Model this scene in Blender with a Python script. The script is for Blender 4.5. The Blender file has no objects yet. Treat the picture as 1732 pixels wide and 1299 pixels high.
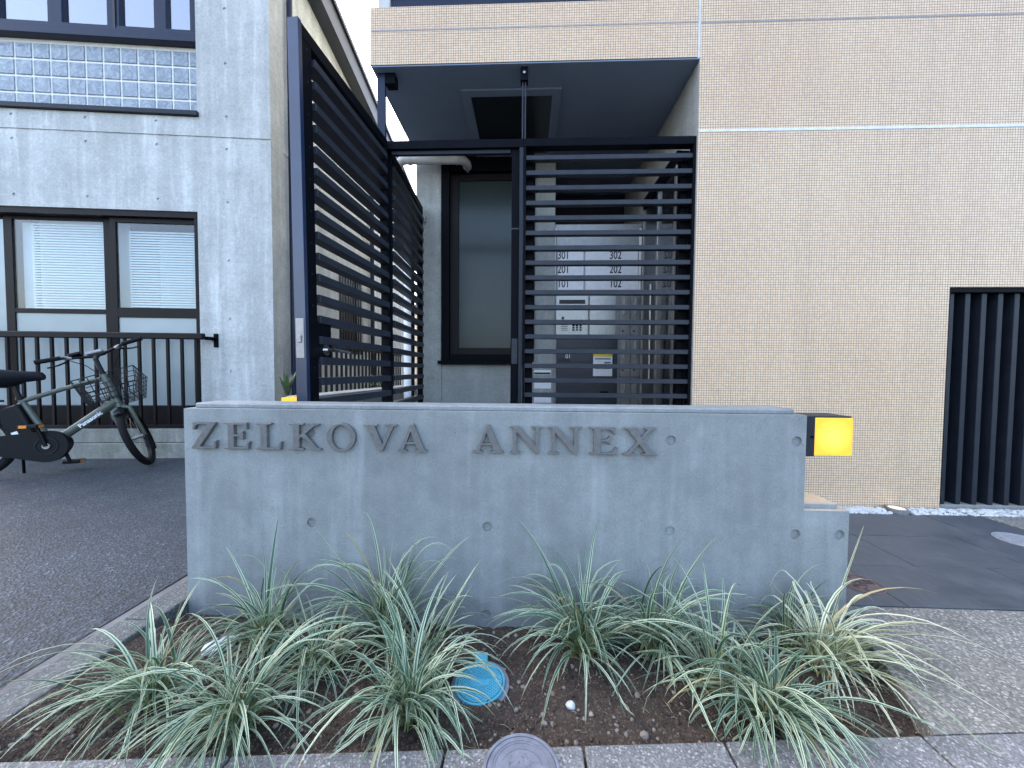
import bpy, bmesh, math, random
from mathutils import Vector, Matrix
from mathutils.geometry import tessellate_polygon
from mathutils import noise as mnoise
R = math.radians
random.seed(7)
S = bpy.context.scene
COL = S.collection

# ------------------------------------------------------------------ camera
FPX, CAMH, PSI, PIT, ROL = 640.0, 0.82, R(2.24), R(2.05), R(0.4)
fw = Vector((-math.sin(PSI)*math.cos(PIT), math.cos(PSI)*math.cos(PIT), -math.sin(PIT)))
r0 = Vector((math.cos(PSI), math.sin(PSI), 0)); u0 = r0.cross(fw)
rt = r0*math.cos(ROL)+u0*math.sin(ROL); up = rt.cross(fw)
CP = Vector((0, 0, CAMH))
cam = bpy.data.cameras.new('camera'); camo = bpy.data.objects.new('camera', cam); COL.objects.link(camo)
cam.sensor_width = 36; cam.lens = 36*FPX/1732; cam.clip_start = .02; cam.clip_end = 500
camo.matrix_world = Matrix(((rt.x, up.x, -fw.x, CP.x), (rt.y, up.y, -fw.y, CP.y), (rt.z, up.z, -fw.z, CP.z), (0, 0, 0, 1)))
S.camera = camo
def ray(px, py): return rt*((px-866)/FPX)-up*((py-649.5)/FPX)+fw
def onz(px, py, z=0):
    d = ray(px, py); return CP+d*((z-CAMH)/d.z)
def ony(px, py, y):
    d = ray(px, py); return CP+d*(y/d.y)

# ------------------------------------------------------------------ light
SUN_EL, SUN_AZ = 38, 308          # degrees; azimuth clockwise from +Y: the sun stands behind the buildings, the street side lies in open shade
W = bpy.data.worlds.new('World'); S.world = W; W.use_nodes = True
nt = W.node_tree; bg = nt.nodes['Background']
sky = nt.nodes.new('ShaderNodeTexSky'); sky.sky_type = 'NISHITA'; sky.sun_disc = False
sky.sun_elevation = R(SUN_EL); sky.sun_rotation = R(SUN_AZ); sky.air_density = .85; sky.dust_density = 4.5; sky.ozone_density = 0.0
nt.links.new(sky.outputs[0], bg.inputs[0]); bg.inputs[1].default_value = 0.15
sl = bpy.data.lights.new('sun', 'SUN'); sl.energy = 2.0; sl.angle = R(.6); sl.color = (1, .97, .93)
so = bpy.data.objects.new('sun', sl); COL.objects.link(so)
sd = Vector((math.sin(R(SUN_AZ))*math.cos(R(SUN_EL)), math.cos(R(SUN_AZ))*math.cos(R(SUN_EL)), math.sin(R(SUN_EL))))
so.rotation_euler = (-sd).to_track_quat('-Z', 'Y').to_euler(); so.location = (3, 14, 12)
S.view_settings.view_transform = 'Standard'; S.view_settings.look = 'None'
S.view_settings.gamma = 1; S.view_settings.use_curve_mapping = False
S.view_settings.exposure = 3.05

# ------------------------------------------------------------------ materials
class NT:
    def __init__(s, name):
        m = bpy.data.materials.new(name); m.use_nodes = True
        s.m = m; s.t = m.node_tree; s.b = s.t.nodes['Principled BSDF']; s.out = s.t.nodes['Material Output']
        s.tc = None
    def n(s, typ, **kw):
        nd = s.t.nodes.new(typ)
        for k, v in kw.items(): setattr(nd, k, v)
        return nd
    def l(s, a, b): s.t.links.new(a, b)
    def co(s, scale=(1, 1, 1)):
        if not s.tc: s.tc = s.n('ShaderNodeTexCoord')
        mp = s.n('ShaderNodeMapping'); mp.inputs['Scale'].default_value = scale
        s.l(s.tc.outputs['Object'], mp.inputs[0]); return mp.outputs[0]
    def noise(s, scale, detail=4, rough=.6, map=(1, 1, 1)):
        nd = s.n('ShaderNodeTexNoise'); nd.inputs['Scale'].default_value = scale
        nd.inputs['Detail'].default_value = detail; nd.inputs['Roughness'].default_value = rough
        s.l(s.co(map), nd.inputs['Vector']); return nd.outputs['Fac']
    def ramp(s, fac, stops):
        nd = s.n('ShaderNodeValToRGB'); e = nd.color_ramp.elements
        while len(e) < len(stops): e.new(.5)
        for i, (p, c) in enumerate(stops):
            e[i].position = p; e[i].color = (*c, 1) if len(c) == 3 else c
        s.l(fac, nd.inputs[0]); return nd.outputs[0]
    def mix(s, fac, a, b, typ='MIX'):
        nd = s.n('ShaderNodeMix', data_type='RGBA', blend_type=typ)
        for i, v in ((0, fac), (6, a), (7, b)):
            if isinstance(v, (int, float)): nd.inputs[i].default_value = v
            elif isinstance(v, tuple): nd.inputs[i].default_value = (*v, 1)
            else: s.l(v, nd.inputs[i])
        return nd.outputs[2]
    def math(s, op, a, b=None, c=None):
        nd = s.n('ShaderNodeMath', operation=op)
        for i, v in enumerate((a, b, c)):
            if v is None: continue
            if isinstance(v, (int, float)): nd.inputs[i].default_value = v
            else: s.l(v, nd.inputs[i])
        return nd.outputs[0]
    def col(s, v): s.b.inputs['Base Color'].default_value = (*v, 1) if isinstance(v, tuple) else (1, 1, 1, 1); (None if isinstance(v, tuple) else s.l(v, s.b.inputs['Base Color']))
    def set(s, **kw):
        for k, v in kw.items():
            k = k.replace('_', ' ')
            if isinstance(v, (int, float)): s.b.inputs[k].default_value = v
            elif isinstance(v, tuple): s.b.inputs[k].default_value = (*v, 1)
            else: s.l(v, s.b.inputs[k])
    def bump(s, h, strength=.3, dist=.002):
        nd = s.n('ShaderNodeBump'); nd.inputs['Strength'].default_value = strength; nd.inputs['Distance'].default_value = dist
        s.l(h, nd.inputs['Height']); s.l(nd.outputs[0], s.b.inputs['Normal'])

def concrete(name, base, var=.25, streak=.25, fine=90, rough=.8, dirt=None, tint=(1, 1, 1)):
    k = NT(name)
    c1 = tuple(base*(1-var)*t for t in tint); c2 = tuple(base*(1+var*.7)*t for t in tint)
    big = k.noise(2.6, 8, .68)
    c = k.ramp(big, [(.3, c1), (.7, c2)])
    st = k.noise(7, 3, .6, (1, 1, .06))
    c = k.mix(k.ramp(st, [(.42, (streak,)*3), (.62, (0, 0, 0))]), c, tuple(v*.6 for v in c1))
    st2 = k.noise(11, 3, .6, (1, 1, .1))
    c = k.mix(k.ramp(st2, [(.58, (0, 0, 0)), (.72, (streak*.9,)*3)]), c, tuple(min(.9, v*1.3) for v in c2))
    f = k.noise(fine, 3, .7)
    c = k.mix(.5, c, k.ramp(f, [(.28, (.33,)*3), (.72, (.64,)*3)]), 'OVERLAY')
    mid = k.noise(17, 5, .75)
    c = k.mix(.5, c, k.ramp(mid, [(.3, (.38,)*3), (.7, (.6,)*3)]), 'OVERLAY')
    # small pin holes
    v = k.n('ShaderNodeTexVoronoi'); v.inputs['Scale'].default_value = 26; k.l(k.co(), v.inputs['Vector'])
    pin = k.math('LESS_THAN', v.outputs['Distance'], .06)
    c = k.mix(k.math('MULTIPLY', pin, .45), c, tuple(x*.3 for x in c1))
    if dirt:
        d = k.noise(5, 5, .7)
        c = k.mix(k.ramp(d, [(.5, (0, 0, 0)), (.72, (.55,)*3)]), c, dirt)
    k.col(c); k.set(Roughness=rough)
    h = k.math('ADD', k.math('MULTIPLY', big, .5), k.math('MULTIPLY', f, .35))
    k.bump(k.math('SUBTRACT', h, k.math('MULTIPLY', pin, .5)), .35, .004)
    return k.m

M = {}
M['sign_concrete'] = concrete('sign_concrete', .24, .22, .34, 150, .75, tint=(.93, 1.03, 1.03))
M['bldg_concrete'] = concrete('bldg_concrete', .53, .24, .38, 45, .8, tint=(.99, 1.02, .97))
M['entry_concrete'] = concrete('entry_concrete', .31, .2, .2, 70, .8, tint=(.98, 1.02, .96))
M['base_concrete'] = concrete('base_concrete', .30, .3, .3, 60, .85, dirt=(.10, .12, .07), tint=(1, 1.03, .92))
M['kerb_concrete'] = concrete('kerb_concrete', .165, .35, .0, 190, .85, dirt=(.07, .07, .075))

def granular(name, dark, light, scale, rough=.85, tint=(1, 1, 1), bumpd=.003):
    k = NT(name)
    v = k.n('ShaderNodeTexVoronoi'); v.inputs['Scale'].default_value = scale; k.l(k.co(), v.inputs['Vector'])
    wn = k.n('ShaderNodeTexWhiteNoise'); k.l(v.outputs['Color'], wn.inputs['Vector'])
    c = k.ramp(wn.outputs['Value'], [(0, tuple(dark*t for t in tint)), (.72, tuple((dark*.6+light*.4)*t for t in tint)), (.95, tuple(light*t for t in tint)), (1, tuple(min(.8, light*1.5)*t for t in tint))])
    b = k.noise(2.2, 6, .65)
    c = k.mix(.75, c, k.ramp(b, [(.3, (.27,)*3), (.7, (.68,)*3)]), 'OVERLAY')
    k.col(c); k.set(Roughness=rough)
    k.bump(k.math('ADD', v.outputs['Distance'], k.noise(scale*.7, 3)), .5, bumpd)
    return k.m
M['asphalt'] = granular('asphalt', .018, .075, 120, .75, (.72, 1.0, 1.3), .006)
M['road'] = granular('road', .04, .07, 60)
M['sidewalk'] = granular('sidewalk', .11, .30, 190, .9, (1.06, 1.02, .88))
M['kerb_grain'] = granular('kerb_grain', .065, .165, 260, .9, (.95, 1.02, 1.0))
M['edging'] = granular('edging', .11, .28, 240, .9, (1, 1, .97))

def slabmat():
    k = NT('paving_slab')
    oi = k.n('ShaderNodeObjectInfo')
    a = k.noise(5, 6, .65); g = k.noise(60, 4, .7, (1, .2, 1))
    c = k.ramp(a, [(.3, (.050, .060, .068)), (.7, (.092, .104, .114))])
    c = k.mix(.55, c, k.ramp(g, [(.3, (.3,)*3), (.75, (.7,)*3)]), 'OVERLAY')
    c = k.mix(k.math('MULTIPLY', oi.outputs['Random'], .3), c, (.045, .05, .06))
    k.col(c); k.set(Roughness=k.ramp(a, [(.3, (.45,)*3), (.7, (.65,)*3)])); k.bump(g, .2, .002)
    return k.m
M['slab'] = slabmat()

def tilemat():
    k = NT('mosaic_tile'); P = .0146
    xyz = k.n('ShaderNodeSeparateXYZ'); k.l(k.co(), xyz.inputs[0])
    x = k.math('ADD', k.math('ADD', xyz.outputs[0], xyz.outputs[1]), 40.0); z = k.math('ADD', xyz.outputs[2], 40.0)
    ux = k.math('DIVIDE', x, P); uz = k.math('DIVIDE', z, P)
    fx = k.math('FRACT', ux); fz = k.math('FRACT', uz)
    ex = k.math('ABSOLUTE', k.math('SUBTRACT', fx, .5)); ez = k.math('ABSOLUTE', k.math('SUBTRACT', fz, .5))
    e = k.math('MAXIMUM', ex, ez)
    # wider joints between the sheets of tiles, a little uneven
    sx = k.math('LESS_THAN', k.math('FRACT', k.math('DIVIDE', k.math('FLOOR', ux), 5.0)), .1)
    sz = k.math('LESS_THAN', k.math('FRACT', k.math('DIVIDE', k.math('FLOOR', uz), 4.0)), .1)
    wide = k.math('MAXIMUM', k.math('MULTIPLY', sx, k.math('GREATER_THAN', .14, fx)), k.math('MULTIPLY', sz, k.math('GREATER_THAN', .14, fz)))
    gro = k.n('ShaderNodeMapRange'); gro.inputs[1].default_value = .40; gro.inputs[2].default_value = .45; k.l(e, gro.inputs[0])
    cb = k.n('ShaderNodeCombineXYZ'); k.l(k.math('FLOOR', ux), cb.inputs[0]); k.l(k.math('FLOOR', uz), cb.inputs[1])
    wn = k.n('ShaderNodeTexWhiteNoise', noise_dimensions='2D'); k.l(cb.outputs[0], wn.inputs['Vector'])
    c = k.ramp(wn.outputs['Value'], [(0, (.635, .455, .285)), (.5, (.675, .49, .31)), (1, (.72, .535, .355))])
    b = k.noise(1.3, 5, .6)
    c = k.mix(.4, c, k.ramp(b, [(.3, (.40,)*3), (.7, (.57,)*3)]), 'OVERLAY')
    stn = k.noise(5, 4, .6, (1, 1, .08))
    c = k.mix(k.ramp(stn, [(.52, (0, 0, 0)), (.75, (.22,)*3)]), c, (.36, .27, .19))
    dirt = k.noise(3, 4, .6)
    gc = k.ramp(dirt, [(.3, (.10, .08, .062)), (.7, (.20, .155, .12))])
    c = k.mix(gro.outputs[0], c, gc)
    c = k.mix(k.math('MULTIPLY', wide, k.ramp(k.noise(2.5, 3), [(.4, (0, 0, 0)), (.65, (.7,)*3)])), c, (.10, .085, .075))
    k.col(c); k.set(Roughness=k.math('ADD', .32, k.math('MULTIPLY', gro.outputs[0], .5)))
    k.bump(k.math('SUBTRACT', 1, gro.outputs[0]), .5, .0012)
    return k.m
M['tile'] = tilemat()

def plain(name, c, rough=.5, metal=0, var=.12, scale=30, spec=.5, bump=0):
    k = NT(name)
    n = k.noise(scale, 4, .6)
    k.col(k.mix(k.ramp(n, [(.3, (0, 0, 0)), (.7, (1, 1, 1))]), tuple(v*(1-var) for v in c), tuple(min(1, v*(1+var)) for v in c)))
    k.set(Roughness=rough, Metallic=metal); k.b.inputs['Specular IOR Level'].default_value = spec
    if bump: k.bump(n, bump, .001)
    return k.m
M['black_metal'] = plain('black_metal', (.0028, .0036, .006), .5, 0, .2, 12, .05)
M['gate_edge'] = plain('gate_edge', (.011, .024, .058), .28, 0, .2, 8, .7)  # blue sky sheen of the edge is put into the base colour
M['dark_metal'] = plain('dark_metal', (.012, .016, .024), .45, 0, .2, 10, .22)
M['slat_metal'] = plain('slat_metal', (.021, .025, .034), .45, 0, .2, 14, .25)
M['frame_navy'] = plain('frame_navy', (.011, .018, .040), .35, 0, .12, 30, .25)
M['frame_brown'] = plain('frame_brown', (.009, .0075, .008), .45, 0, .12, 30, .15)
M['soffit'] = plain('soffit', (.155, .205, .28), .7, 0, .08, 3)
M['hatch'] = plain('hatch', (.008, .011, .015), .3)
M['steel'] = plain('steel', (.29, .29, .285), .33, 1, .1, 40)
M['chrome'] = plain('chrome', (.62, .62, .60), .18, 1, .05, 30)
M['steel_soft'] = plain('steel_soft', (.27, .27, .265), .45, .7, .1, 30)
M['navy_panel'] = plain('navy_panel', (.009, .013, .028), .35)
M['white_plastic'] = plain('white_plastic', (.72, .74, .74), .45, 0, .06)
M['paper'] = plain('paper', (.75, .76, .78), .7, 0, .05)
M['yellow_paper'] = plain('yellow_paper', (.75, .55, .02), .6, 0, .06)
M['grey_ink'] = plain('grey_ink', (.12, .14, .2), .7)
M['pipe_grey'] = plain('pipe_grey', (.42, .42, .40), .5, 0, .12, 8)
M['caulk_light'] = plain('caulk_light', (.62, .64, .66), .7)
M['caulk_dark'] = plain('caulk_dark', (.30, .28, .27), .8)
M['letter_metal'] = plain('letter_metal', (.115, .118, .118), .45, .2, .2, 60)
M['ink'] = plain('ink', (.012, .012, .014), .5)
M['rubber'] = plain('rubber', (.006, .006, .007), .8, 0, .12, 30, .2)
M['bike_green'] = plain('bike_green', (.072, .088, .070), .35, 0, .08)
M['bike_black'] = plain('bike_black', (.004, .0045, .006), .45, 0, .12, 30, .2)
M['saddle'] = plain('saddle', (.005, .006, .010), .6, 0, .12, 30, .2)
M['orange'] = plain('orange', (.7, .22, .03), .25)
def dirty(name, c, d):
    k = NT(name); n = k.noise(22, 6, .7); f = k.noise(90, 3, .7)
    q = k.mix(k.ramp(n, [(.56, (0, 0, 0)), (.76, (.65,)*3)]), c, d)
    q = k.mix(k.ramp(f, [(.6, (0, 0, 0)), (.75, (.4,)*3)]), q, tuple(min(1, v*1.5+.03) for v in c))
    k.col(q); k.set(Roughness=.65); return k.m
M['lid_blue'] = dirty('lid_blue', (.06, .33, .44), (.09, .10, .09))
M['lid_blue_dark'] = plain('lid_blue_dark', (.022, .155, .225), .6)
M['lid_brown_dark'] = plain('lid_brown_dark', (.035, .025, .024), .7)
M['lid_grey'] = plain('lid_grey', (.15, .16, .19), .6, 0, .2, 40, bump=.2)
M['lid_brown'] = plain('lid_brown', (.10, .072, .068), .6, 0, .25, 30)
M['lid_pale'] = plain('lid_pale', (.25, .26, .28), .6, 0, .2, 40)
M['white_stone'] = plain('white_stone', (.50, .52, .51), .7, 0, .12, 20)
M['pebble'] = plain('pebble', (.20, .17, .14), .85, 0, .5, 15)
M['straw'] = plain('straw', (.30, .25, .17), .8, 0, .3, 20)
M['blind'] = plain('blind', (.62, .66, .66), .6, 0, .05)
M['curtain'] = plain('curtain', (.55, .58, .60), .8, 0, .05, 4)
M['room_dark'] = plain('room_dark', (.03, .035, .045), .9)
M['mortar'] = plain('mortar', (.72, .73, .68), .8, 0, .08, 30)
M['beige_wall'] = plain('beige_wall', (.52, .45, .36), .85, 0, .08, 4)
M['fascia'] = plain('fascia', (.022, .027, .04), .5)
M['plastic_bag'] = plain('plastic_bag', (.60, .66, .70), .35, 0, .1)

def soilmat():
    k = NT('soil')
    a = k.noise(9, 8, .7); f = k.noise(120, 4, .75)
    c = k.ramp(a, [(.3, (.026, .018, .013)), (.7, (.080, .055, .038))])
    v = k.n('ShaderNodeTexVoronoi'); v.inputs['Scale'].default_value = 230; k.l(k.co(), v.inputs['Vector'])
    wn = k.n('ShaderNodeTexWhiteNoise'); k.l(v.outputs['Color'], wn.inputs['Vector'])
    c = k.mix(k.math('MULTIPLY', k.math('GREATER_THAN', wn.outputs['Value'], .84), .55), c, (.15, .12, .095))
    c = k.mix(.7, c, k.ramp(f, [(.25, (.25,)*3), (.75, (.75,)*3)]), 'OVERLAY')
    k.col(c); k.set(Roughness=.95)
    k.bump(k.math('ADD', f, k.math('MULTIPLY', v.outputs['Distance'], .8)), .9, .006)
    return k.m
M['soil'] = soilmat()

def glassmat(name, tint=(.75, .82, .85), ior=1.7, rough=.02, wire=False, cloud=0.0):
    # a pane: Fresnel mirror over see-through (or milky) glass
    k = NT(name); k.t.nodes.remove(k.b)
    fr = k.n('ShaderNodeFresnel'); ge = k.n('ShaderNodeNewGeometry')
    k.l(k.math('ADD', k.math('MULTIPLY', ge.outputs['Backfacing'], 1/ior-ior), ior), fr.inputs[0])
    gl = k.n('ShaderNodeBsdfGlossy'); gl.inputs['Roughness'].default_value = rough; gl.inputs[0].default_value = (1, 1, 1, 1)
    tr = k.n('ShaderNodeBsdfTransparent'); tr.inputs[0].default_value = (*tint, 1)
    base = tr.outputs[0]
    if cloud:
        df = k.n('ShaderNodeBsdfDiffuse'); n = k.noise(1.4, 3)
        k.l(k.ramp(n, [(.3, tuple(v*.72 for v in tint)), (.7, tint)]), df.inputs[0])
        if wire:
            sep = k.n('ShaderNodeSeparateXYZ'); k.l(k.co(), sep.inputs[0])
            def ln(s): return k.math('LESS_THAN', k.math('FRACT', k.math('DIVIDE', k.math('ADD', k.math('ADD', sep.outputs[0], 20.0), k.math('MULTIPLY', sep.outputs[2], s)), .022)), .09)
            k.l(k.mix(k.math('MULTIPLY', k.math('MAXIMUM', ln(1.0), ln(-1.0)), .35), k.ramp(n, [(.3, tuple(v*.72 for v in tint)), (.7, tint)]), tuple(v*.4 for v in tint)), df.inputs[0])
        mx0 = k.n('ShaderNodeMixShader'); mx0.inputs[0].default_value = cloud
        k.l(base, mx0.inputs[1]); k.l(df.outputs[0], mx0.inputs[2]); base = mx0.outputs[0]
    mx = k.n('ShaderNodeMixShader'); k.l(fr.outputs[0], mx.inputs[0]); k.l(base, mx.inputs[1]); k.l(gl.outputs[0], mx.inputs[2])
    k.l(mx.outputs[0], k.out.inputs[0]); return k.m
M['glass'] = glassmat('glass', (.92, .95, .95), 1.5)
M['glass_sky'] = glassmat('glass_sky', (.35, .4, .45), 3.4)
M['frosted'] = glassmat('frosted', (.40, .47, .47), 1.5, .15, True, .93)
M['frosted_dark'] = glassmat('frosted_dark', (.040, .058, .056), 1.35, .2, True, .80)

def glassblock():
    k = NT('glass_block')
    a = k.noise(14, 2, .5); oi = k.n('ShaderNodeObjectInfo')
    mp = k.n('ShaderNodeVectorMath', operation='ADD'); k.l(k.co(), mp.inputs[0]); k.l(oi.outputs['Random'], mp.inputs[1])
    nz = k.n('ShaderNodeTexNoise'); nz.inputs['Scale'].default_value = 16; nz.inputs['Detail'].default_value = 1; nz.inputs['Distortion'].default_value = 2.0
    k.l(mp.outputs[0], nz.inputs['Vector'])
    k.col(k.ramp(nz.outputs['Fac'], [(.3, (.17, .205, .235)), (.5, (.23, .27, .30)), (.72, (.32, .365, .385))]))
    k.set(Roughness=.16); k.b.inputs['Specular IOR Level'].default_value = .6
    k.bump(nz.outputs['Fac'], .3, .006); return k.m
M['glass_block'] = glassblock()

def leafmat(name, cream, green, yellow, wcream):
    k = NT(name)
    uv = k.n('ShaderNodeUVMap'); uv.uv_map = 'UVMap'
    sp = k.n('ShaderNodeSeparateXYZ'); k.l(uv.outputs[0], sp.inputs[0])
    at = k.n('ShaderNodeAttribute'); at.attribute_name = 'rnd'
    d = k.math('ABSOLUTE', k.math('SUBTRACT', sp.outputs[0], .5))
    d = k.math('ADD', d, k.math('MULTIPLY', k.math('SUBTRACT', at.outputs['Fac'], .5), .34))
    c = k.ramp(d, [(.0, tuple(v*.9 for v in green)), (.16, green), (.2, tuple(v*1.9 for v in green)), (.24, green), (wcream-.03, green), (wcream+.03, cream), (1, cream)])
    yl = k.n('ShaderNodeMapRange'); yl.inputs[1].default_value = .0; yl.inputs[2].default_value = .36; yl.inputs[3].default_value = .9; yl.inputs[4].default_value = 0
    k.l(sp.outputs[1], yl.inputs[0])
    c = k.mix(yl.outputs[0], c, yellow)
    tipb = k.math('MULTIPLY', k.math('GREATER_THAN', sp.outputs[1], .93), k.math('GREATER_THAN', k.math('FRACT', k.math('MULTIPLY', at.outputs['Fac'], 37.0)), .55))
    c = k.mix(k.math('MULTIPLY', tipb, .7), c, (.28, .20, .10))
    dry = k.math('MULTIPLY', k.math('GREATER_THAN', at.outputs['Fac'], .97), .75)
    c = k.mix(dry, c, (.30, .24, .10))
    k.col(c); k.set(Roughness=.48)
    # thin leaves let some light through
    tl = k.n('ShaderNodeBsdfTranslucent'); k.l(c, tl.inputs[0])
    mx = k.n('ShaderNodeMixShader'); mx.inputs[0].default_value = .22
    k.l(k.b.outputs[0], mx.inputs[1]); k.l(tl.outputs[0], mx.inputs[2]); k.l(mx.outputs[0], k.out.inputs[0])
    return k.m
M['leaf'] = leafmat('leaf', (.42, .50, .35), (.042, .098, .056), (.27, .29, .07), .285)
M['leaf_pale'] = leafmat('leaf_pale', (.62, .64, .47), (.15, .20, .10), (.34, .34, .10), .16)
M['leaf_green'] = plain('leaf_green', (.06, .10, .035), .5, 0, .4, 20)

def emit(name, c, strength):
    k = NT(name); k.col(c); k.set(Emission_Color=c, Emission_Strength=strength, Roughness=.4); return k.m
def lampmat():
    k = NT('lamp_shade')
    # bright spot of the bulb behind yellow acrylic
    g = k.n('ShaderNodeVectorMath', operation='LENGTH'); k.l(k.co((14, 9, 14)), g.inputs[0])
    c = k.ramp(g.outputs['Value'], [(.0, (1, .80, .36)), (.5, (1, .74, .12)), (1, (1, .62, .055))])
    k.col((.30, .13, .01)); k.set(Emission_Color=c, Emission_Strength=k.ramp(g.outputs['Value'], [(0, (.40,)*3), (.45, (.20,)*3), (1, (.13,)*3)]), Roughness=.25)
    return k.m
M['lamp_shade'] = lampmat()
M['uplight_lens'] = emit('uplight_lens', (1, .72, .42), .12)

# ------------------------------------------------------------------ mesh helpers
def tag(o, label=None, cat=None, group=None, kind=None):
    if label: o['label'] = label
    if cat: o['category'] = cat
    if group: o['group'] = group
    if kind: o['kind'] = kind
    return o
def empty(name, loc=(0, 0, 0), rz=0):
    o = bpy.data.objects.new(name, None); COL.objects.link(o); o.location = loc; o.rotation_euler = (0, 0, rz); o.empty_display_size = .1; return o
class MB:
    def __init__(s): s.v = []; s.f = []
    def add(s, vs, fs):
        b = len(s.v); s.v += [tuple(v) for v in vs]; s.f += [tuple(i+b for i in f) for f in fs]; return s
    def box(s, x0, x1, y0, y1, z0, z1):
        return s.add([(x0, y0, z0), (x1, y0, z0), (x1, y1, z0), (x0, y1, z0), (x0, y0, z1), (x1, y0, z1), (x1, y1, z1), (x0, y1, z1)],
                     [(3, 2, 1, 0), (4, 5, 6, 7), (0, 1, 5, 4), (1, 2, 6, 5), (2, 3, 7, 6), (3, 0, 4, 7)])
    def tube(s, pts, r, n=8, cap=True):
        pts = [Vector(p) for p in pts]; rs = r if isinstance(r, (list, tuple)) else [r]*len(pts)
        vs = []; up_ = None
        for i, p in enumerate(pts):
            d = (pts[min(i+1, len(pts)-1)]-pts[max(i-1, 0)]).normalized()
            if up_ is None: up_ = Vector((0, 0, 1)) if abs(d.z) < .9 else Vector((1, 0, 0))
            a = d.cross(up_).normalized(); b = a.cross(d).normalized(); up_ = b
            for k in range(n):
                t = 2*math.pi*k/n; vs.append(p+a*(rs[i]*math.cos(t))+b*(rs[i]*math.sin(t)))
        fs = []
        for i in range(len(pts)-1):
            for k in range(n):
                k2 = (k+1) % n; fs.append((i*n+k, i*n+k2, (i+1)*n+k2, (i+1)*n+k))
        if cap: fs += [tuple(range(n-1, -1, -1)), tuple((len(pts)-1)*n+k for k in range(n))]
        return s.add(vs, fs)
    def disc(s, c, r, z0, z1, n=40):     # upright puck
        return s.tube([(c[0], c[1], z0), (c[0], c[1], z1)], r, n)
    def ringz(s, c, r0_, r1_, z0, z1, n=48):
        vs = []
        for k in range(n):
            t = 2*math.pi*k/n; C_, S_ = math.cos(t), math.sin(t)
            vs += [(c[0]+r0_*C_, c[1]+r0_*S_, z0), (c[0]+r1_*C_, c[1]+r1_*S_, z0), (c[0]+r1_*C_, c[1]+r1_*S_, z1), (c[0]+r0_*C_, c[1]+r0_*S_, z1)]
        fs = []
        for k in range(n):
            a = 4*k; b = 4*((k+1) % n)
            for j in range(4): fs.append((a+j, b+j, b+(j+1) % 4, a+(j+1) % 4))
        return s.add(vs, [tuple(reversed(f)) for f in fs])
    def prism(s, loops, fn0, fn1):       # loops of 2D points, first is the outline, the others holes; fn maps (u,v) to 3D front / back
        flat = [p for l in loops for p in l]
        tris = tessellate_polygon([[Vector((p[0], p[1], 0)) for p in l] for l in loops])
        n = len(flat); vs = [fn0(*p) for p in flat]+[fn1(*p) for p in flat]
        fs = [tuple(t) for t in tris]+[tuple(i+n for i in reversed(t)) for t in tris]
        o = 0
        for l in loops:
            m = len(l)
            for i in range(m): fs.append((o+i, o+(i+1) % m, n+o+(i+1) % m, n+o+i))
            o += m
        return s.add(vs, fs)
    def build(s, name, mat, parent=None, smooth=False, bevel=0, seg=2, fix=True):
        me = bpy.data.meshes.new(name); me.from_pydata(s.v, [], s.f)
        if fix:
            bm = bmesh.new(); bm.from_mesh(me); bmesh.ops.recalc_face_normals(bm, faces=bm.faces); bm.to_mesh(me); bm.free()
        me.materials.append(M[mat] if isinstance(mat, str) else mat)
        if smooth:
            for p in me.polygons: p.use_smooth = True
        o = bpy.data.objects.new(name, me); COL.objects.link(o)
        if parent: o.parent = parent
        if bevel:
            b = o.modifiers.new('bevel', 'BEVEL'); b.width = bevel; b.segments = seg; b.limit_method = 'ANGLE'; b.angle_limit = R(40)
        if smooth:
            try: me.set_sharp_from_angle(angle=R(40))
            except Exception: pass
        return o
def bx(name, mat, parent, *c, bevel=.0015): return MB().box(*c).build(name, mat, parent, bevel=bevel, seg=1)
def cut(o, cutter):
    cm = bpy.data.meshes.new('cut'); cm.from_pydata(cutter.v, [], cutter.f)
    bm = bmesh.new(); bm.from_mesh(cm); bmesh.ops.recalc_face_normals(bm, faces=bm.faces); bm.to_mesh(cm); bm.free()
    co = bpy.data.objects.new('cut', cm); COL.objects.link(co); co.matrix_world = Matrix.Identity(4)
    par = o.parent; o.parent = None
    md = o.modifiers.new('b', 'BOOLEAN'); md.operation = 'DIFFERENCE'; md.object = co; md.solver = 'EXACT'
    dg = bpy.context.evaluated_depsgraph_get(); dg.update()
    nm = bpy.data.meshes.new_from_object(o.evaluated_get(dg))
    o.modifiers.remove(md); o.data = nm; o.parent = par
    bpy.data.objects.remove(co); bpy.data.meshes.remove(cm)
def dup(o, parent=None, loc=None, rot=None):
    c = o.copy(); COL.objects.link(c)
    if parent is not None: c.parent = parent
    if loc is not None: c.location = loc
    if rot is not None: c.rotation_euler = rot
    return c
def text(name, s, size, mat, parent, loc, rot, extrude=.0006, sx=1.0, bold=0.0):
    cu = bpy.data.curves.new(name, 'FONT'); cu.body = s; cu.size = size; cu.extrude = extrude; cu.align_x = 'CENTER'; cu.align_y = 'CENTER'; cu.offset = bold
    t = bpy.data.objects.new(name, cu); COL.objects.link(t)
    dg = bpy.context.evaluated_depsgraph_get(); dg.update()
    me = bpy.data.meshes.new_from_object(t.evaluated_get(dg)); bpy.data.objects.remove(t)
    me.materials.clear(); me.materials.append(M[mat])
    o = bpy.data.objects.new(name, me); COL.objects.link(o); o.parent = parent; o.location = loc; o.rotation_euler = rot; o.scale = (sx, 1, 1)
    return o

# ------------------------------------------------------------------ ground
WALL_Y = 1.28
o = MB().box(-60, 60, -60, 60, -.6, -.16).build('ground', 'road'); tag(o, 'wide dark road surface under the whole place', 'ground', kind='structure')
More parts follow.
